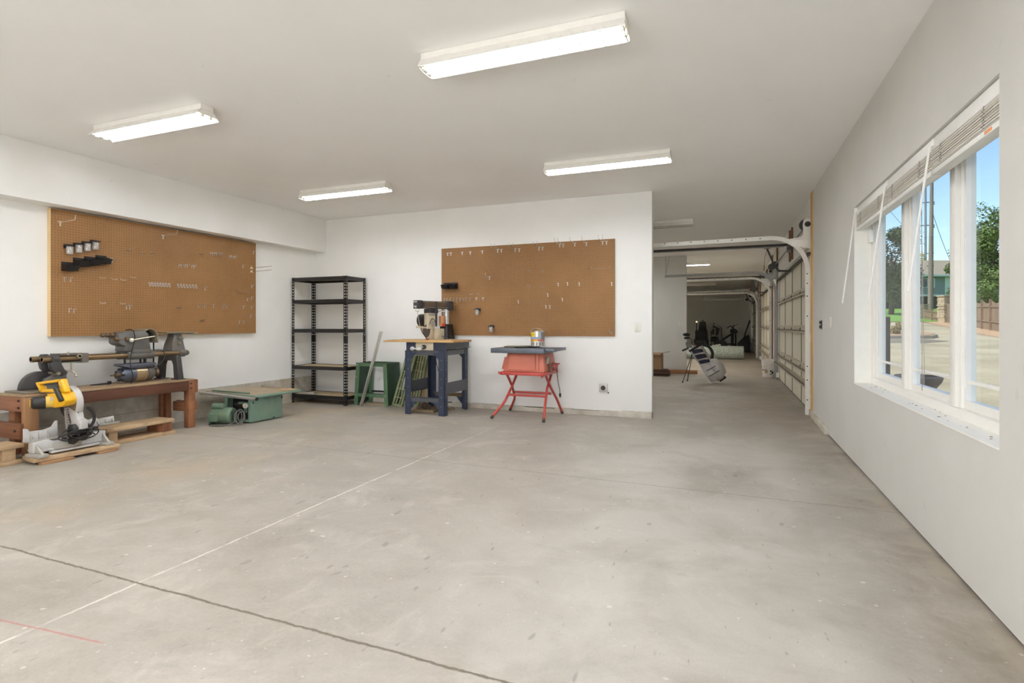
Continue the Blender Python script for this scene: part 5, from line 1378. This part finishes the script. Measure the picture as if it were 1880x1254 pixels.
CARD = mat('cardboard', (150, 120, 88), .8, 0, .06)
t = thing('cardboard_box', 'open brown cardboard box standing on the plank stack by the wall end', 'box', (-1.52, 12.62, .152))
bx = M().box(-.19, .16, -.16, .16, 0, .01).box(-.19, .16, -.16, -.153, .01, .36).box(-.19, .16, .153, .16, .01, .36).box(-.19, -.183, -.153, .153, .01, .36).box(.153, .16, -.153, .153, .01, .36)
part('body', bx, CARD, t)
part('flap', M().beam((.158, 0, .362), (.31, 0, .392), .30, .006), mat('cardboard_flap', (110, 92, 72), .8), t)
part('flap', M().beam((-.02, -.158, .362), (-.02, -.27, .33), .33, .006), CARD, t)
rng = random.Random(21)
for k in range(5):
    c = ((96, 70, 56), (72, 56, 50), (120, 84, 62), (84, 62, 54), (104, 76, 58))[k]
    solo('plank', M().box(-.34, .30+rng.uniform(-.03, .04), -.15, .15, 0, .027), wood('stack_plank_%d' % k, tuple(x*.8 for x in c), c, 0, 8.), 
         ('bottom', 'second', 'middle', 'fourth', 'top')[k] + ' plank of the low dark stack under the cardboard box', 'plank', (-1.50+rng.uniform(-.03, .03), 12.60+rng.uniform(-.02, .02), .001+k*.0302), rng.uniform(-.05, .05), 'stacked dark planks', bevel=.003)
solo('lumber_board', M().box(-.55, .55, -.022, .022, 0, .089), wood('tan_lumber', (150, 104, 68), (178, 130, 90), 0, 7.), 'long tan board lying on edge along the foot of the partition', 'board', (-1.2, 13.31, .001), .01, bevel=.003)

# ------------------------------------------------------------------ things against the dark end wall
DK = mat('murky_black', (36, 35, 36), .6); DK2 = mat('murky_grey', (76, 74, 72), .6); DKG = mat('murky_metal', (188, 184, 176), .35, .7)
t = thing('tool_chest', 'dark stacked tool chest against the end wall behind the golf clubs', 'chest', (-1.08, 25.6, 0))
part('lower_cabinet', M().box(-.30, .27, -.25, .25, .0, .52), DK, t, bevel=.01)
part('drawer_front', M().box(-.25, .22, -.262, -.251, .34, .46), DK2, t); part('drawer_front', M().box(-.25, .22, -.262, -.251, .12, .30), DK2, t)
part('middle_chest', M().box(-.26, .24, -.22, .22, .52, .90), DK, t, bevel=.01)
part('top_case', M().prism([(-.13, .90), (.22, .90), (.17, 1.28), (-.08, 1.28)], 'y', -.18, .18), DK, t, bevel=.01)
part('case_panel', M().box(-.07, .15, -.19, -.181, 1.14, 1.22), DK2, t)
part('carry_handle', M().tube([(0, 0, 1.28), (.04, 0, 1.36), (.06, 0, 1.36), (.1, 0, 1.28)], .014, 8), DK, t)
t = thing('work_lamp', 'small glowing lamp on top of the dark tool chest', 'lamp', (-1.285, 25.6, .9015))
part('base', M().cyl((0, 0, .0), (0, 0, .36), .02, n=10).cyl((0, 0, 0), (0, 0, .012), .05, n=14), DK, t)
part('bulb', M().sphere((0, 0, .38), .035, 12), emitter('lamp_glow', (226, 226, 150), 1.6), t)
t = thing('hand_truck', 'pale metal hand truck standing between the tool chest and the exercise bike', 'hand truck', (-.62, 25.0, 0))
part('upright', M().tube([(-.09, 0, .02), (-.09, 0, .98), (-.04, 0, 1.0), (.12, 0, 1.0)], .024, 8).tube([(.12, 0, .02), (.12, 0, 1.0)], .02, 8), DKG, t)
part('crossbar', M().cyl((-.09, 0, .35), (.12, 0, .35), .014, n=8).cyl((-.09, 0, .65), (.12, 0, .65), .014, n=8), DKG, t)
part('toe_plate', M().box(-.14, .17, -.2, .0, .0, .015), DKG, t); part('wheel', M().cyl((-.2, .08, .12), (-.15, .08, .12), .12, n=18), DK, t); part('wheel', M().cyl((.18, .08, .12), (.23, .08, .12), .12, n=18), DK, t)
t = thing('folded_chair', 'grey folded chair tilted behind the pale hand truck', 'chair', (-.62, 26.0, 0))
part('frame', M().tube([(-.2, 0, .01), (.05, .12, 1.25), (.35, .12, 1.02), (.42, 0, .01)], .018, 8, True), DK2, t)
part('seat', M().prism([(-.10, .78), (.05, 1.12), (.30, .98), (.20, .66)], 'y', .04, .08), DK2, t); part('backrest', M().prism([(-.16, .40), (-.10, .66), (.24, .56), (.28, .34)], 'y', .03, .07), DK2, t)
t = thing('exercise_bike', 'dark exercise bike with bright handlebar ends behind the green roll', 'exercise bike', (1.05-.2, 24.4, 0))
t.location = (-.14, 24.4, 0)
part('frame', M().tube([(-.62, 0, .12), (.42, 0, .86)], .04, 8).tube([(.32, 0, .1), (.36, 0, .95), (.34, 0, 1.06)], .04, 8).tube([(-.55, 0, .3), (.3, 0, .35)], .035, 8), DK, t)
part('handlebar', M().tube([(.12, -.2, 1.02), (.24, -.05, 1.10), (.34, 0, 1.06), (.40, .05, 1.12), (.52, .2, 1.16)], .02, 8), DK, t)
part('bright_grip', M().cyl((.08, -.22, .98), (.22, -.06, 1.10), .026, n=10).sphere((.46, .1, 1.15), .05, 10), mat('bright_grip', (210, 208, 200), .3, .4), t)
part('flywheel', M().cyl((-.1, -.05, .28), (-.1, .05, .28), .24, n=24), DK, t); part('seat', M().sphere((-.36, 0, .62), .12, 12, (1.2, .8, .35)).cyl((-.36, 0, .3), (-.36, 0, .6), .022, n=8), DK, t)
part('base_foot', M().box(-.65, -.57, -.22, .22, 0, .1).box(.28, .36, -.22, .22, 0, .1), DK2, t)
t = thing('frame_rack', 'dark tubular rack with a drooping cover between the bike and the ladder', 'rack', (1.05, 25.7, 0))
t.location = (-.22, 25.95, 0)
part('leg', M().tube([(.38, 0, .0), (.38, 0, .90)], .03, 8), DK, t); part('leg', M().tube([(1.0-.45, .1, .0), (1.0-.45, .1, .88)], .03, 8), DK, t)
part('top_cover', M().prism([(.30, .80), (.34, .95), (.46, .99), (.56, .96), (.64, .84), (.60, .80), (.52, .90), (.40, .88)], 'y', -.15, .3), DK, t, bevel=.01)
part('red_can', M().cyl((.47, -.1, .0), (.47, -.1, .34), .07, n=14), mat('murky_red', (120, 44, 40), .5), t)
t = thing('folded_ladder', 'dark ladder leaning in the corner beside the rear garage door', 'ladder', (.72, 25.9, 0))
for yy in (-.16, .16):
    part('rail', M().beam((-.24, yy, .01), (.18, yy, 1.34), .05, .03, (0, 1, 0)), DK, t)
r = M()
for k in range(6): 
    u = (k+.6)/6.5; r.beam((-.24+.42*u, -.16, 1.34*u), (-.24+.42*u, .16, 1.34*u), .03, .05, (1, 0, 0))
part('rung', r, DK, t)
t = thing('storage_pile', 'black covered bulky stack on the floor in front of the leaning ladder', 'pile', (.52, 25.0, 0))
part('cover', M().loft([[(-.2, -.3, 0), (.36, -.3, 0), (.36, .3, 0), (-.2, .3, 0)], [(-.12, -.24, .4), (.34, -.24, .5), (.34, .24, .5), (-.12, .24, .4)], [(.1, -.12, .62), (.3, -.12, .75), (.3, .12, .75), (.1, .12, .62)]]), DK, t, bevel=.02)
# ------------------------------------------------------------------ window
VINYL = mat('white_vinyl', (242, 240, 234), .4, 0, .015); SILL = mat('white_sill', (244, 241, 232), .5, 0, .02)
PANE = glass('window_glass', (250, 253, 252), .0, tint=.97)
w = struct('window_1', M().box(1.086, 1.172, WY0, WY0+.05, WZ0, WZ1).box(1.086, 1.172, WY1-.05, WY1, WZ0, WZ1).box(1.086, 1.172, WY0+.05, WY1-.05, WZ0, WZ0+.055).box(1.086, 1.172, WY0+.05, WY1-.05, WZ1-.055, WZ1), VINYL, label='wide three-pane white vinyl window in the side wall')
OP = WY1 - WY0; B3 = [WY0, WY0+OP/3, WY0+2*OP/3, WY1]
for yb in B3[1:3]:
    part('mullion', M().box(1.086, 1.172, yb-.036, yb+.036, WZ0+.056, WZ1-.056), VINYL, w, bevel=.003)
for k in range(3):
    a = B3[k] + (.05 if k == 0 else .037); b = B3[k+1] - (.05 if k == 2 else .037); z0, z1 = WZ0+.056, WZ1-.056; f = .042
    s = M().box(1.118, 1.160, a, a+f, z0, z1).box(1.118, 1.160, b-f, b, z0, z1).box(1.118, 1.160, a+f, b-f, z0, z0+f).box(1.118, 1.160, a+f, b-f, z1-f, z1)
    sa = part('sash', s, VINYL, w)
    part('sash_bead', M().box(1.104, 1.1175, a+.012, a+.022, z0, z1).box(1.104, 1.1175, b-.022, b-.012, z0, z1), VINYL, sa)
    part('glass', M().quad((1.140, a+f, z0+f), (1.140, b-f, z0+f), (1.140, b-f, z1-f), (1.140, a+f, z1-f)), PANE, sa)
    part('muntin', M().box(1.130, 1.1375, a+f, b-f, z0+f+.085, z0+f+.103), VINYL, sa)
    if k < 2:
        part('sash_latch', M().prism([(1.118, 1.36), (1.09, 1.40), (1.084, 1.46), (1.09, 1.52), (1.118, 1.56)], 'y', b+.008, b+.026), VINYL, sa, bevel=.003)
part('inner_sill', M().box(.962, 1.085, WY0+.001, WY1-.001, WZ0, WZ0+.006), SILL, w)
part('reveal', M().box(.966, 1.085, WY1-.004, WY1-.0005, WZ0+.007, WZ1-.001).box(.966, 1.085, WY0+.0005, WY0+.004, WZ0+.007, WZ1-.001), SILL, w)
part('alarm_sensor', M().box(1.055, 1.0855, WY1-.075, WY1-.005, 1.80, 1.90), VINYL, w, bevel=.004)
rg = random.Random(4); m = M()
for k in range(26):
    y = rg.uniform(WY0+.1, WY1-.1); x = rg.uniform(1.0, 1.08); s = rg.uniform(.002, .007)
    m.cbox((x, y, WZ0+.0062+s*.2), (s, s*1.4, s*.4), (0, 0, rg.uniform(0, 3)))
o = part('sill_debris', m, mat('dry_specks', (150, 140, 124), .9), w); o['kind'] = 'stuff'
# raised blinds: three units side by side
SLAT = mat('blind_slat', (222, 217, 208), .5, 0, .05); RAIL = mat('blind_rail', (236, 235, 231), .45, 0, .02); CORD = mat('blind_cord', (150, 146, 140), .7)
BT = WZ1 - .004
names = ('raised white blind over the nearest pane', 'raised white blind over the middle pane', 'raised white blind over the far pane by the switch')
for k in range(3):
    a, b = (WY0+.012, B3[1]-.06, )if k == 0 else ((B3[1]-.055, B3[2]-.06) if k == 1 else (B3[2]-.055, WY1-.012))
    ym = (a+b)/2
    t = thing('window_blind', names[k], 'blind', (1.004, ym, BT), 0, 'raised window blinds')
    h = (b-a)/2 - .002
    part('headrail', M().box(-.024, .022, -h, h, -.062, 0), RAIL, t, bevel=.003)
    m = M(); n = 19
    for j in range(n):
        z = -.0665 - j*.0049
        m.cbox((.001*(j % 3), 0, z), (.050, 2*h-.01, .0034), (0, .10*((j*7) % 5-2)/2, .0012*((j*5) % 7-3)))
    part('slat_stack', m, SLAT, t)
    part('bottom_rail', M().box(-.027, .026, -h, h, -.188, -.162), RAIL, t, bevel=.003)
    for yy in (-h*.62, h*.62):
        q = M()
        for j in range(6):
            q.tube(smooth([(-.027, yy, -.064-j*.015), (-.036, yy+.014*((j % 3)-1), -.071-j*.015), (-.028, yy+.006, -.077-j*.015)], 3), .0013, 5)
        part('ladder_cord', q, CORD, t)
    part('tilt_wand', M().tube([(-.024, h-.02, -.022), (-.04, h-.022, -.05), (-.125, h-.005, -.78)], [.004, .0055, .0055], 8).cyl((-.024, h-.02, -.04), (-.024, h-.02, -.005), .006, n=8), RAIL, t)
    if k == 2: continue
    z1 = -1.32 if k else -1.05
    m = M().tube([(-.012, -h*.55 if k else -h+.03, -.182), (-.010, -h*.55 if k else -h+.03, z1)], .0016, 5).tube([(-.012, -h*.55+.012 if k else -h+.045, -.182), (-.008, -h*.55-.03 if k else -h+.045, z1+.03)], .0016, 5)
    part('lift_cord', m, CORD, t)
    if k == 0: part('warning_label', M().box(-.0276, -.0272, -h+.08, -h+.15, -.183, -.168), mat('warning_orange', (226, 150, 100), .6), t)

# ------------------------------------------------------------------ what is seen outside
# S, C: horizontal frame of the street, d metres away along the view direction, l metres to its right
_S, _C = math.sin(math.radians(21.6)), math.cos(math.radians(21.6))
def W(l, d, z): return Vector((l*_C - d*_S, l*_S + d*_C, z))
def gz(d): return -.05 + .035*max(0, d-6) + .04*max(0, d-46)
YARD = math.radians(21.6)
def street_mat():
    m = bpy.data.materials.new('pale_street'); t = NT(m); p = t.pos()
    f = t.noise(p, .5, 5.); g = t.noise(p, 8., 4.)
    c = t.mix(t.ramp(f, .35, .65), lin((158, 147, 120)), lin((184, 173, 145)))
    c = t.mix(t.math('MULTIPLY', t.ramp(g, .4, .7), .25), c, lin((122, 114, 96)))
    t.finish(c, .9, 0, g, .2, .01, .2); return m
def grid_ground(name, l0, l1, d0, d1, m, dz=0., n=12, label=None):
    b = M()
    ds = sorted(set([d0 + (d1-d0)*k/n for k in range(n+1)] + [x for x in (6, 46) if d0 < x < d1]))
    for a, e in zip(ds, ds[1:]):
        b.loft([[W(l0, a, gz(a)+dz-.3), W(l1, a, gz(a)+dz-.3), W(l1, a, gz(a)+dz), W(l0, a, gz(a)+dz)], [W(l0, e, gz(e)+dz-.3), W(l1, e, gz(e)+dz-.3), W(l1, e, gz(e)+dz), W(l0, e, gz(e)+dz)]])
    return struct(name, b, m, label=label)
st = M()
# street surface outside the walls only
def strip(l0, l1, d0, d1, dz):
    n = 8
    for k in range(n):
        a, e = d0 + (d1-d0)*k/n, d0 + (d1-d0)*(k+1)/n
        def L(dd): return max(l0, (1.25 + dd*_S)/_C)
        st.quad(W(L(a), a, gz(a)+dz), W(l1, a, gz(a)+dz), W(l1, e, gz(e)+dz), W(L(e), e, gz(e)+dz))
strip(-99, 90, -6, 6, 0); strip(-99, 90, 6, 46, 0); strip(-99, 140, 46, 130, -.02)
struct('street', st, street_mat(), label='pale concrete street outside the window')
GRASS = mat('lawn_green', (104, 146, 54), .9, 0, .2, 3.)
lw = M()
for k in range(6):
    a, e = 47+k*6, 47+(k+1)*6
    lw.quad(W(24, a, gz(a)+.02), W(80, a, gz(a)+.02), W(80, e, gz(e)+.02), W(24, e, gz(e)+.02))
struct('lawn', lw, GRASS, label='green lawn rising to the house across the street')
DIRT = mat('bark_verge', (178, 150, 118), .95, 0, .15, 5., dirt=(150, 110, 76), dirt_amt=.5)
fl0, fl1, fl2 = (22.5, 23.2), (36.6, 46.0), (38.6, 51.4)    # (l, d): fence end near, pillar, far pillar
def verge(a, b, w0, w1, name):
    m = M(); n = 8; A = W(*a, 0); Bv = W(*b, 0); dv = (Bv-A).normalized(); side = Vector((dv.y, -dv.x, 0))
    if side.dot(Vector((-1, -1, 0))) < 0: side = -side
    dl = (a, b)
    for k in range(n):
        u, v = k/n, (k+1)/n
        def pt(tt, s):
            p = A.lerp(Bv, tt) + side*s; d = -p.x*_S + p.y*_C; return Vector((p.x, p.y, gz(d)+.012))
        m.quad(pt(u, -.6), pt(v, -.6), pt(v, w1), pt(u, w0))
    return struct(name, m, DIRT)
near = (fl0[0]+ (fl0[0]-fl1[0])*1.3, fl0[1]+(fl0[1]-fl1[1])*1.3)
verge((22.5, 23.2), fl1, 1.2, 1.6, 'path_verge'); verge(fl1, (38.9, 54.), 1.6, 1.8, 'path_verge.001')

FENCE = wood('fence_cedar', (124, 104, 84), (154, 132, 108), 2, 5., .8, dirt=(112, 96, 80)); STONE = mat('ledge_stone', (178, 160, 132), .9, 0, .25, 5., .4, dirt=(126, 108, 88), dirt_amt=.6)
def fence(label, a, b, h, group):
    A = W(*a, 0); Bv = W(*b, 0); L = (Bv-A).length; dv = (Bv-A)/L; ang = math.atan2(dv.y, dv.x)
    za, zb = gz(a[1]), gz(b[1])
    t = thing('wooden_fence', label, 'fence', (A.x, A.y, za), ang, group)
    n = int(L/.15); m = M(); bay = 2.4
    for k in range(n):
        x = (k+.5)*L/n; z = (zb-za)*x/L; c = (x % bay)/bay; top = h - .16*math.sin(PI*c) if True else h
        m.box(x-.071, x+.071, -.012, .012, z+.02, z+top)
    part('boards', m, FENCE, t)
    r = M(); r.beam((0, .035, h*.3), (L, .035, zb-za+h*.3), .04, .09); r.beam((0, .035, h*.8), (L, .035, zb-za+h*.8), .04, .09); part('rail', r, FENCE, t)
    k = 0
    while k*bay <= L + .01:
        x = k*bay; z = (zb-za)*x/L; part('post', M().box(x-.05, x+.05, .013, .11, z, z+h+.06).box(x-.065, x+.065, 0.0, .125, z+h+.06, z+h+.09), FENCE, t); k += 1
    return t
fence('cedar board fence with scalloped top running up to the stone pillar', (22.4, 23.0), (36.2, 45.3), 1.72, 'cedar fences across the street')
fence('smaller looking cedar fence between the two stone pillars', (36.8, 46.5), (38.5, 51.0), 1.0, 'cedar fences across the street')
def pillar(label, a, w_, h):
    A = W(*a, 0); z0 = gz(a[1]); t = thing('stone_pillar', label, 'pillar', (A.x, A.y, z0), YARD, 'ledge stone pillars'); m = M(); rg = random.Random(int(a[0]*10)); z = 0
    while z < h:
        hh = min(.14, h-z); s = rg.uniform(-.04, .03); m.box(-w_/2+s, w_/2-s*.5, -w_/2+s*.7, w_/2-s, z, z+hh-.012); z += hh
    part('shaft', m, STONE, t, bevel=.01); part('cap', M().box(-w_/2-.06, w_/2+.06, -w_/2-.06, w_/2+.06, h, h+.09), STONE, t, bevel=.015)
pillar('taller stone pillar where the two cedar fences meet', (36.5, 45.9), .74, 2.2)
pillar('stone pillar at the far end of the smaller fence', (32.7 + 13.9, 62.0), .75, 1.5) if False else pillar('stone pillar at the far end of the smaller cedar fence, by the lawn', (38.7, 51.5), .75, 1.25)

SIDING = mat('teal_siding', (118, 134, 134), .7, 0, .05, 2.); ROOF = mat('shingle_roof', (148, 138, 118), .9, 0, .1, 4.); TRIMG = mat('house_trim', (190, 204, 198), .6); GLAZ = mat('house_glazing', (70, 84, 92), .2, 0, .1, 2.); DARKW = mat('house_undercroft', (72, 70, 62), .9, 0, .2, 2.)
HD = 72.; HL = 56.5; hz = gz(HD) - .2
t = thing('house', 'teal two-storey house with a shingle roof behind the lawn', 'house', W(HL, HD, hz), YARD)
part('upper_wall', M().box(-12, 9, 0, 8, 1.9, 4.6), SIDING, t)
part('lower_wall', M().box(-11.5, 8.5, .8, 7.5, 0, 1.9), DARKW, t)
part('roof', M().prism([(-.7, 4.5), (4, 6.9), (8.7, 4.5), (8.7, 4.65), (4, 7.08), (-.7, 4.65)], 'x', -12.6, 9.6), ROOF, t)
gb = part('gable', M().prism([(-7.6, 4.6), (-5.0, 6.5), (-2.4, 4.6)], 'y', -.25, 4), DARKW, t)
part('gable_roof', M().prism([(-8.0, 4.45), (-5.0, 6.6), (-2.0, 4.45), (-2.2, 4.35), (-5.0, 6.4), (-7.8, 4.35)], 'y', -.6, 4), TRIMG, gb)
part('eave_board', M().box(-12.3, 9.3, -.75, -.68, 4.42, 4.66), TRIMG, t); part('floor_band', M().box(-12, 9, -.05, -.001, 1.85, 2.1), TRIMG, t)
part('corner_board', M().box(.7, 1.3, -.06, -.001, 2.11, 4.41), TRIMG, t)
for x in (-9.2, -5.6, -1.6):
    f = part('window', M().box(x-.95, x+.95, -.07, -.001, 3.0, 4.25), TRIMG, t); part('pane', M().box(x-.8, x-.05, -.08, -.0705, 3.1, 4.15).box(x+.05, x+.8, -.08, -.0705, 3.1, 4.15), GLAZ, f)

LEAF = mat('leaf_green', (92, 116, 50), .7, 0, .35, 1.2); LEAFD = mat('leaf_dark', (66, 86, 44), .75, 0, .35, 1.2); LEAFY = mat('leaf_yellow', (186, 178, 72), .7, 0, .25, 1.2); BARK = mat('bark', (98, 82, 66), .9)
def tree(name, label, base, h, r, m, seed, nblob=26, nleaf=2600, ls=.22, squash=1.0, group=None, trunk=True):
    rg = random.Random(seed); t = thing(name, label, 'tree' if trunk else 'shrub', base, 0, group); b = M()
    blobs = []
    for k in range(nblob):
        a = rg.uniform(0, 2*PI); rr = r*math.sqrt(rg.random())*.85; z = h*(.22 + .78*rg.random()) if trunk else h*rg.random()
        sh = 1 - .55*abs(z/h-.55)/.55
        blobs.append((Vector((rr*sh*math.cos(a), rr*sh*math.sin(a), z*squash)), r*rg.uniform(.22, .42)))
    for k in range(nleaf):
        c, br = blobs[rg.randrange(nblob)]
        d = Vector((rg.gauss(0, 1), rg.gauss(0, 1), rg.gauss(0, 1))).normalized()
        p = c + d*br*rg.uniform(.55, 1.0); s = ls*rg.uniform(.6, 1.3)
        u = Vector((rg.gauss(0, 1), rg.gauss(0, 1), rg.gauss(0, .6))).normalized(); v = u.cross(d + Vector((.01, .02, .03))).normalized()
        if p.z < .03: p.z = .03
        b.quad(p-u*s, p-v*s*.55, p+u*s, p+v*s*.55)
    part('foliage', b, m, t)
    if trunk:
        q = M().tube([(0, 0, -.1), (.05*r, 0, h*.3), (.02*r, .05*r, h*.75)], [r*.08, r*.06, r*.02], 8)
        for k in range(5):
            a = k*1.3; q.tube([(.03*r, 0, h*(.3+.07*k)), (r*.35*math.cos(a), r*.35*math.sin(a), h*(.5+.07*k))], [r*.035, r*.012], 6)
        part('trunk', q, BARK, t)
    return t
def at(u, d): return (u-940)/1000*d
def P3(u, d, dz=0): return W(at(u, d), d, gz(d)+dz)
tree('broadleaf_tree', 'large leafy green tree standing behind the cedar fence', P3(1838, 43), 9.0, 2.9, LEAF, 2, 46, 24000, .10)
tree('broadleaf_tree', 'shorter leafy green tree beside the large one, behind the cedar fence', P3(1790, 52), 8.0, 2.5, LEAF, 5, 38, 17000, .11)
tree('broadleaf_tree', 'dark dense tree seen through the far pane', P3(1636, 58), 8.6, 3.4, LEAFD, 8, 48, 20000, .12)
tree('broadleaf_tree', 'yellow green tree top peeking over the house roof', P3(1690, 84), 9.2, 2.6, LEAFY, 12, 24, 5000, .17)
tree('dry_shrub', 'pale dry shrub at the bend of the street, seen through the far pane', P3(1650, 24), .62, .34, mat('dry_leaf', (150, 134, 84), .8, 0, .3, 3.), 3, 14, 2600, .03, 1, None, False)

GREYW = wood('weathered_pole', (120, 112, 100), (150, 142, 128), 2, 3., .9)
t = thing('utility_pole', 'thick grey wooden utility pole in front of the house', 'pole', P3(1708, 52))
part('shaft', M().cyl((0, 0, -.2), (.12, 0, 13.5), .24, .13, 16), GREYW, t); part('steps', M().cyl((-.3, 0, 5.), (.3, 0, 5.), .03, n=6).cyl((-.3, 0, 6.2), (.3, 0, 6.2), .03, n=6), IRON, t)
t = thing('power_pole', 'thin distant power pole with several crossarms', 'pole', P3(1699, 95))
part('shaft', M().cyl((0, 0, 0), (0, 0, 29), .22, .14, 8), mat('far_grey', (132, 140, 146), .8), t)
for z in (13.5, 17.5, 21.8, 25.5):
    part('crossarm', M().box(-1.3 if z != 13.5 else -2.4, 1.3, -.08, .08, z-.09, z+.09).cyl((-1.2, 0, z), (-1.2, 0, z-.5), .12, n=6).cyl((1.2, 0, z), (1.2, 0, z-.5), .12, n=6), mat('far_grey', (132, 140, 146), .8), t)
def wire(label, a, b, sag, r=.02):
    a, b = Vector(a), Vector(b); pts = [a.lerp(b, k/12) - Vector((0, 0, sag*4*(k/12)*(1-k/12))) for k in range(13)]
    solo('overhead_wire', M().tube(pts, r, 5), mat('wire_dark', (84, 92, 100), .7), label, 'wire', (0, 0, 0), 0, 'overhead wires')
wire('service wire sloping from the thick pole down towards the fence side', W(at(1713, 51.4), 51.4, 11.6), W(at(1755, 60), 60, 7.0), .4, .022)
wire('wire running left from the distant power pole', W(at(1699, 94.2), 94.2, 15.), W(at(1600, 80), 80, 21.5), .8, .03)

CURB = mat('street_curb', (168, 158, 138), .9); ROAD_SHADE = mat('painted_kerb_shadow', (122, 114, 98), .9, 0, .1)
m = M(); pts = [(1600, 22.0), (1660, 22.0), (1700, 22.2), (1722, 22.6), (1740, 23.0)]
isl = M()
def isl_pt(u, d, z): return W(at(u, d), d, gz(d)+z)
ring0 = [isl_pt(u, d, .0) for u, d in ((1600, 23.2), (1712, 23.4), (1722, 24.4), (1700, 26.5), (1600, 27.5))]
ring1 = [p + Vector((0, 0, .13)) for p in ring0]
isl.loft([ring0, ring1]); struct('curb_island', isl, CURB, label='low kerbed island at the bend of the street')
cz = ring1[0]; c = sum(ring1, Vector())/5
isl2 = M().loft([[c.lerp(p, .93) + Vector((0, 0, .0)) for p in ring1], [c.lerp(p, .90) + Vector((0, 0, .04)) for p in ring1]]); struct('path_gravel', isl2, DIRT)
g = M(); g.loft([[isl_pt(u, d, .004) for u, d in ((1600, 20.6), (1700, 20.6), (1742, 21.6), (1700, 22.9), (1600, 22.9))], [isl_pt(u, d, .012) for u, d in ((1600, 20.6), (1700, 20.6), (1742, 21.6), (1700, 22.9), (1600, 22.9))]])
struct('road_shadow', g, ROAD_SHADE, label='kerb shadow painted as a dark strip in front of the kerbed island')  # shadow on the street, laid down as a dark-coloured sheet
# just outside the window
BRN = mat('brown_planter', (162, 140, 124), .8, 0, .1, 6.)
t = thing('planter_urn', 'brown flared planter standing just outside the window', 'planter', (1.95, 4.35, -.05))
t.location = W(at(1686, 5.6), 5.6, -.05); t.scale = (.78, .78, 1.30)
part('bowl', M().lathe([(0, 0), (.13, 0), (.13, .03), (.10, .06), (.11, .32), (.145, .38), (.25, .47), (.265, .50), (.255, .515), (.22, .515), (.20, .47), (0, .46)], n=28), BRN, t)
part('soil', M().cyl((0, 0, .462), (0, 0, .475), .20, n=20), mat('dark_soil', (60, 50, 42), .95), t)
t = thing('gate_post', 'dark brown wooden post with a sloped top outside the far pane', 'post', (1.9, 7.4, -.05))
t.location = W(at(1626, 8.6), 8.6, .03)
part('shaft', M().prism([(-.05, 0), (.05, 0), (.05, 1.16), (-.02, 1.24), (-.05, 1.24)], 'x', -.05, .05), mat('dark_brown_post', (84, 68, 60), .8), t); part('cap', M().box(-.06, .06, -.02, .06, 1.12, 1.15), mat('dark_brown_post', (84, 68, 60), .8), t)
# ------------------------------------------------------------------ camera, sun, sky
TH = math.radians(21.6)
cam = bpy.data.cameras.new('camera'); co = bpy.data.objects.new('camera', cam); COL.objects.link(co)
cam.sensor_fit = 'HORIZONTAL'; cam.sensor_width = 36.
cam.lens = 36.*1000/1880
cam.shift_y = -30/1880
cam.clip_start = .05; cam.clip_end = 600
co.location = (0, 0, 1.136); co.rotation_euler = (PI/2, 0, TH)
scene.camera = co

sun = bpy.data.lights.new('sun', 'SUN'); so = bpy.data.objects.new('sun', sun); COL.objects.link(so)
sun.energy = 3.4; sun.angle = math.radians(.8); sun.color = (1, .95, .86)
# sun high behind the left of the building
sd = Vector((-.62, -.25, .95)).normalized()
so.rotation_euler = sd.to_track_quat('Z', 'Y').to_euler(); so.location = (-10, -10, 30)
w = bpy.data.worlds.new('sky'); scene.world = w; w.use_nodes = True
nt = w.node_tree; bg = nt.nodes['Background']
sk = nt.nodes.new('ShaderNodeTexSky'); sk.sky_type = 'NISHITA'; sk.sun_disc = False
sk.sun_elevation = math.asin(sd.z); sk.sun_rotation = math.atan2(sd.x, sd.y); sk.air_density = 1.0; sk.dust_density = .6; sk.ozone_density = 3.2
nt.links.new(sk.outputs[0], bg.inputs[0]); bg.inputs[1].default_value = .165
vs = scene.view_settings
vs.view_transform = 'Standard'; vs.look = 'None'; vs.gamma = 1; vs.use_curve_mapping = False; vs.exposure = .64
cy = scene.cycles
cy.adaptive_threshold = .015; cy.max_bounces = 10; cy.diffuse_bounces = 6; cy.glossy_bounces = 4; cy.transmission_bounces = 6; cy.transparent_max_bounces = 16
cy.caustics_reflective = False; cy.caustics_refractive = False
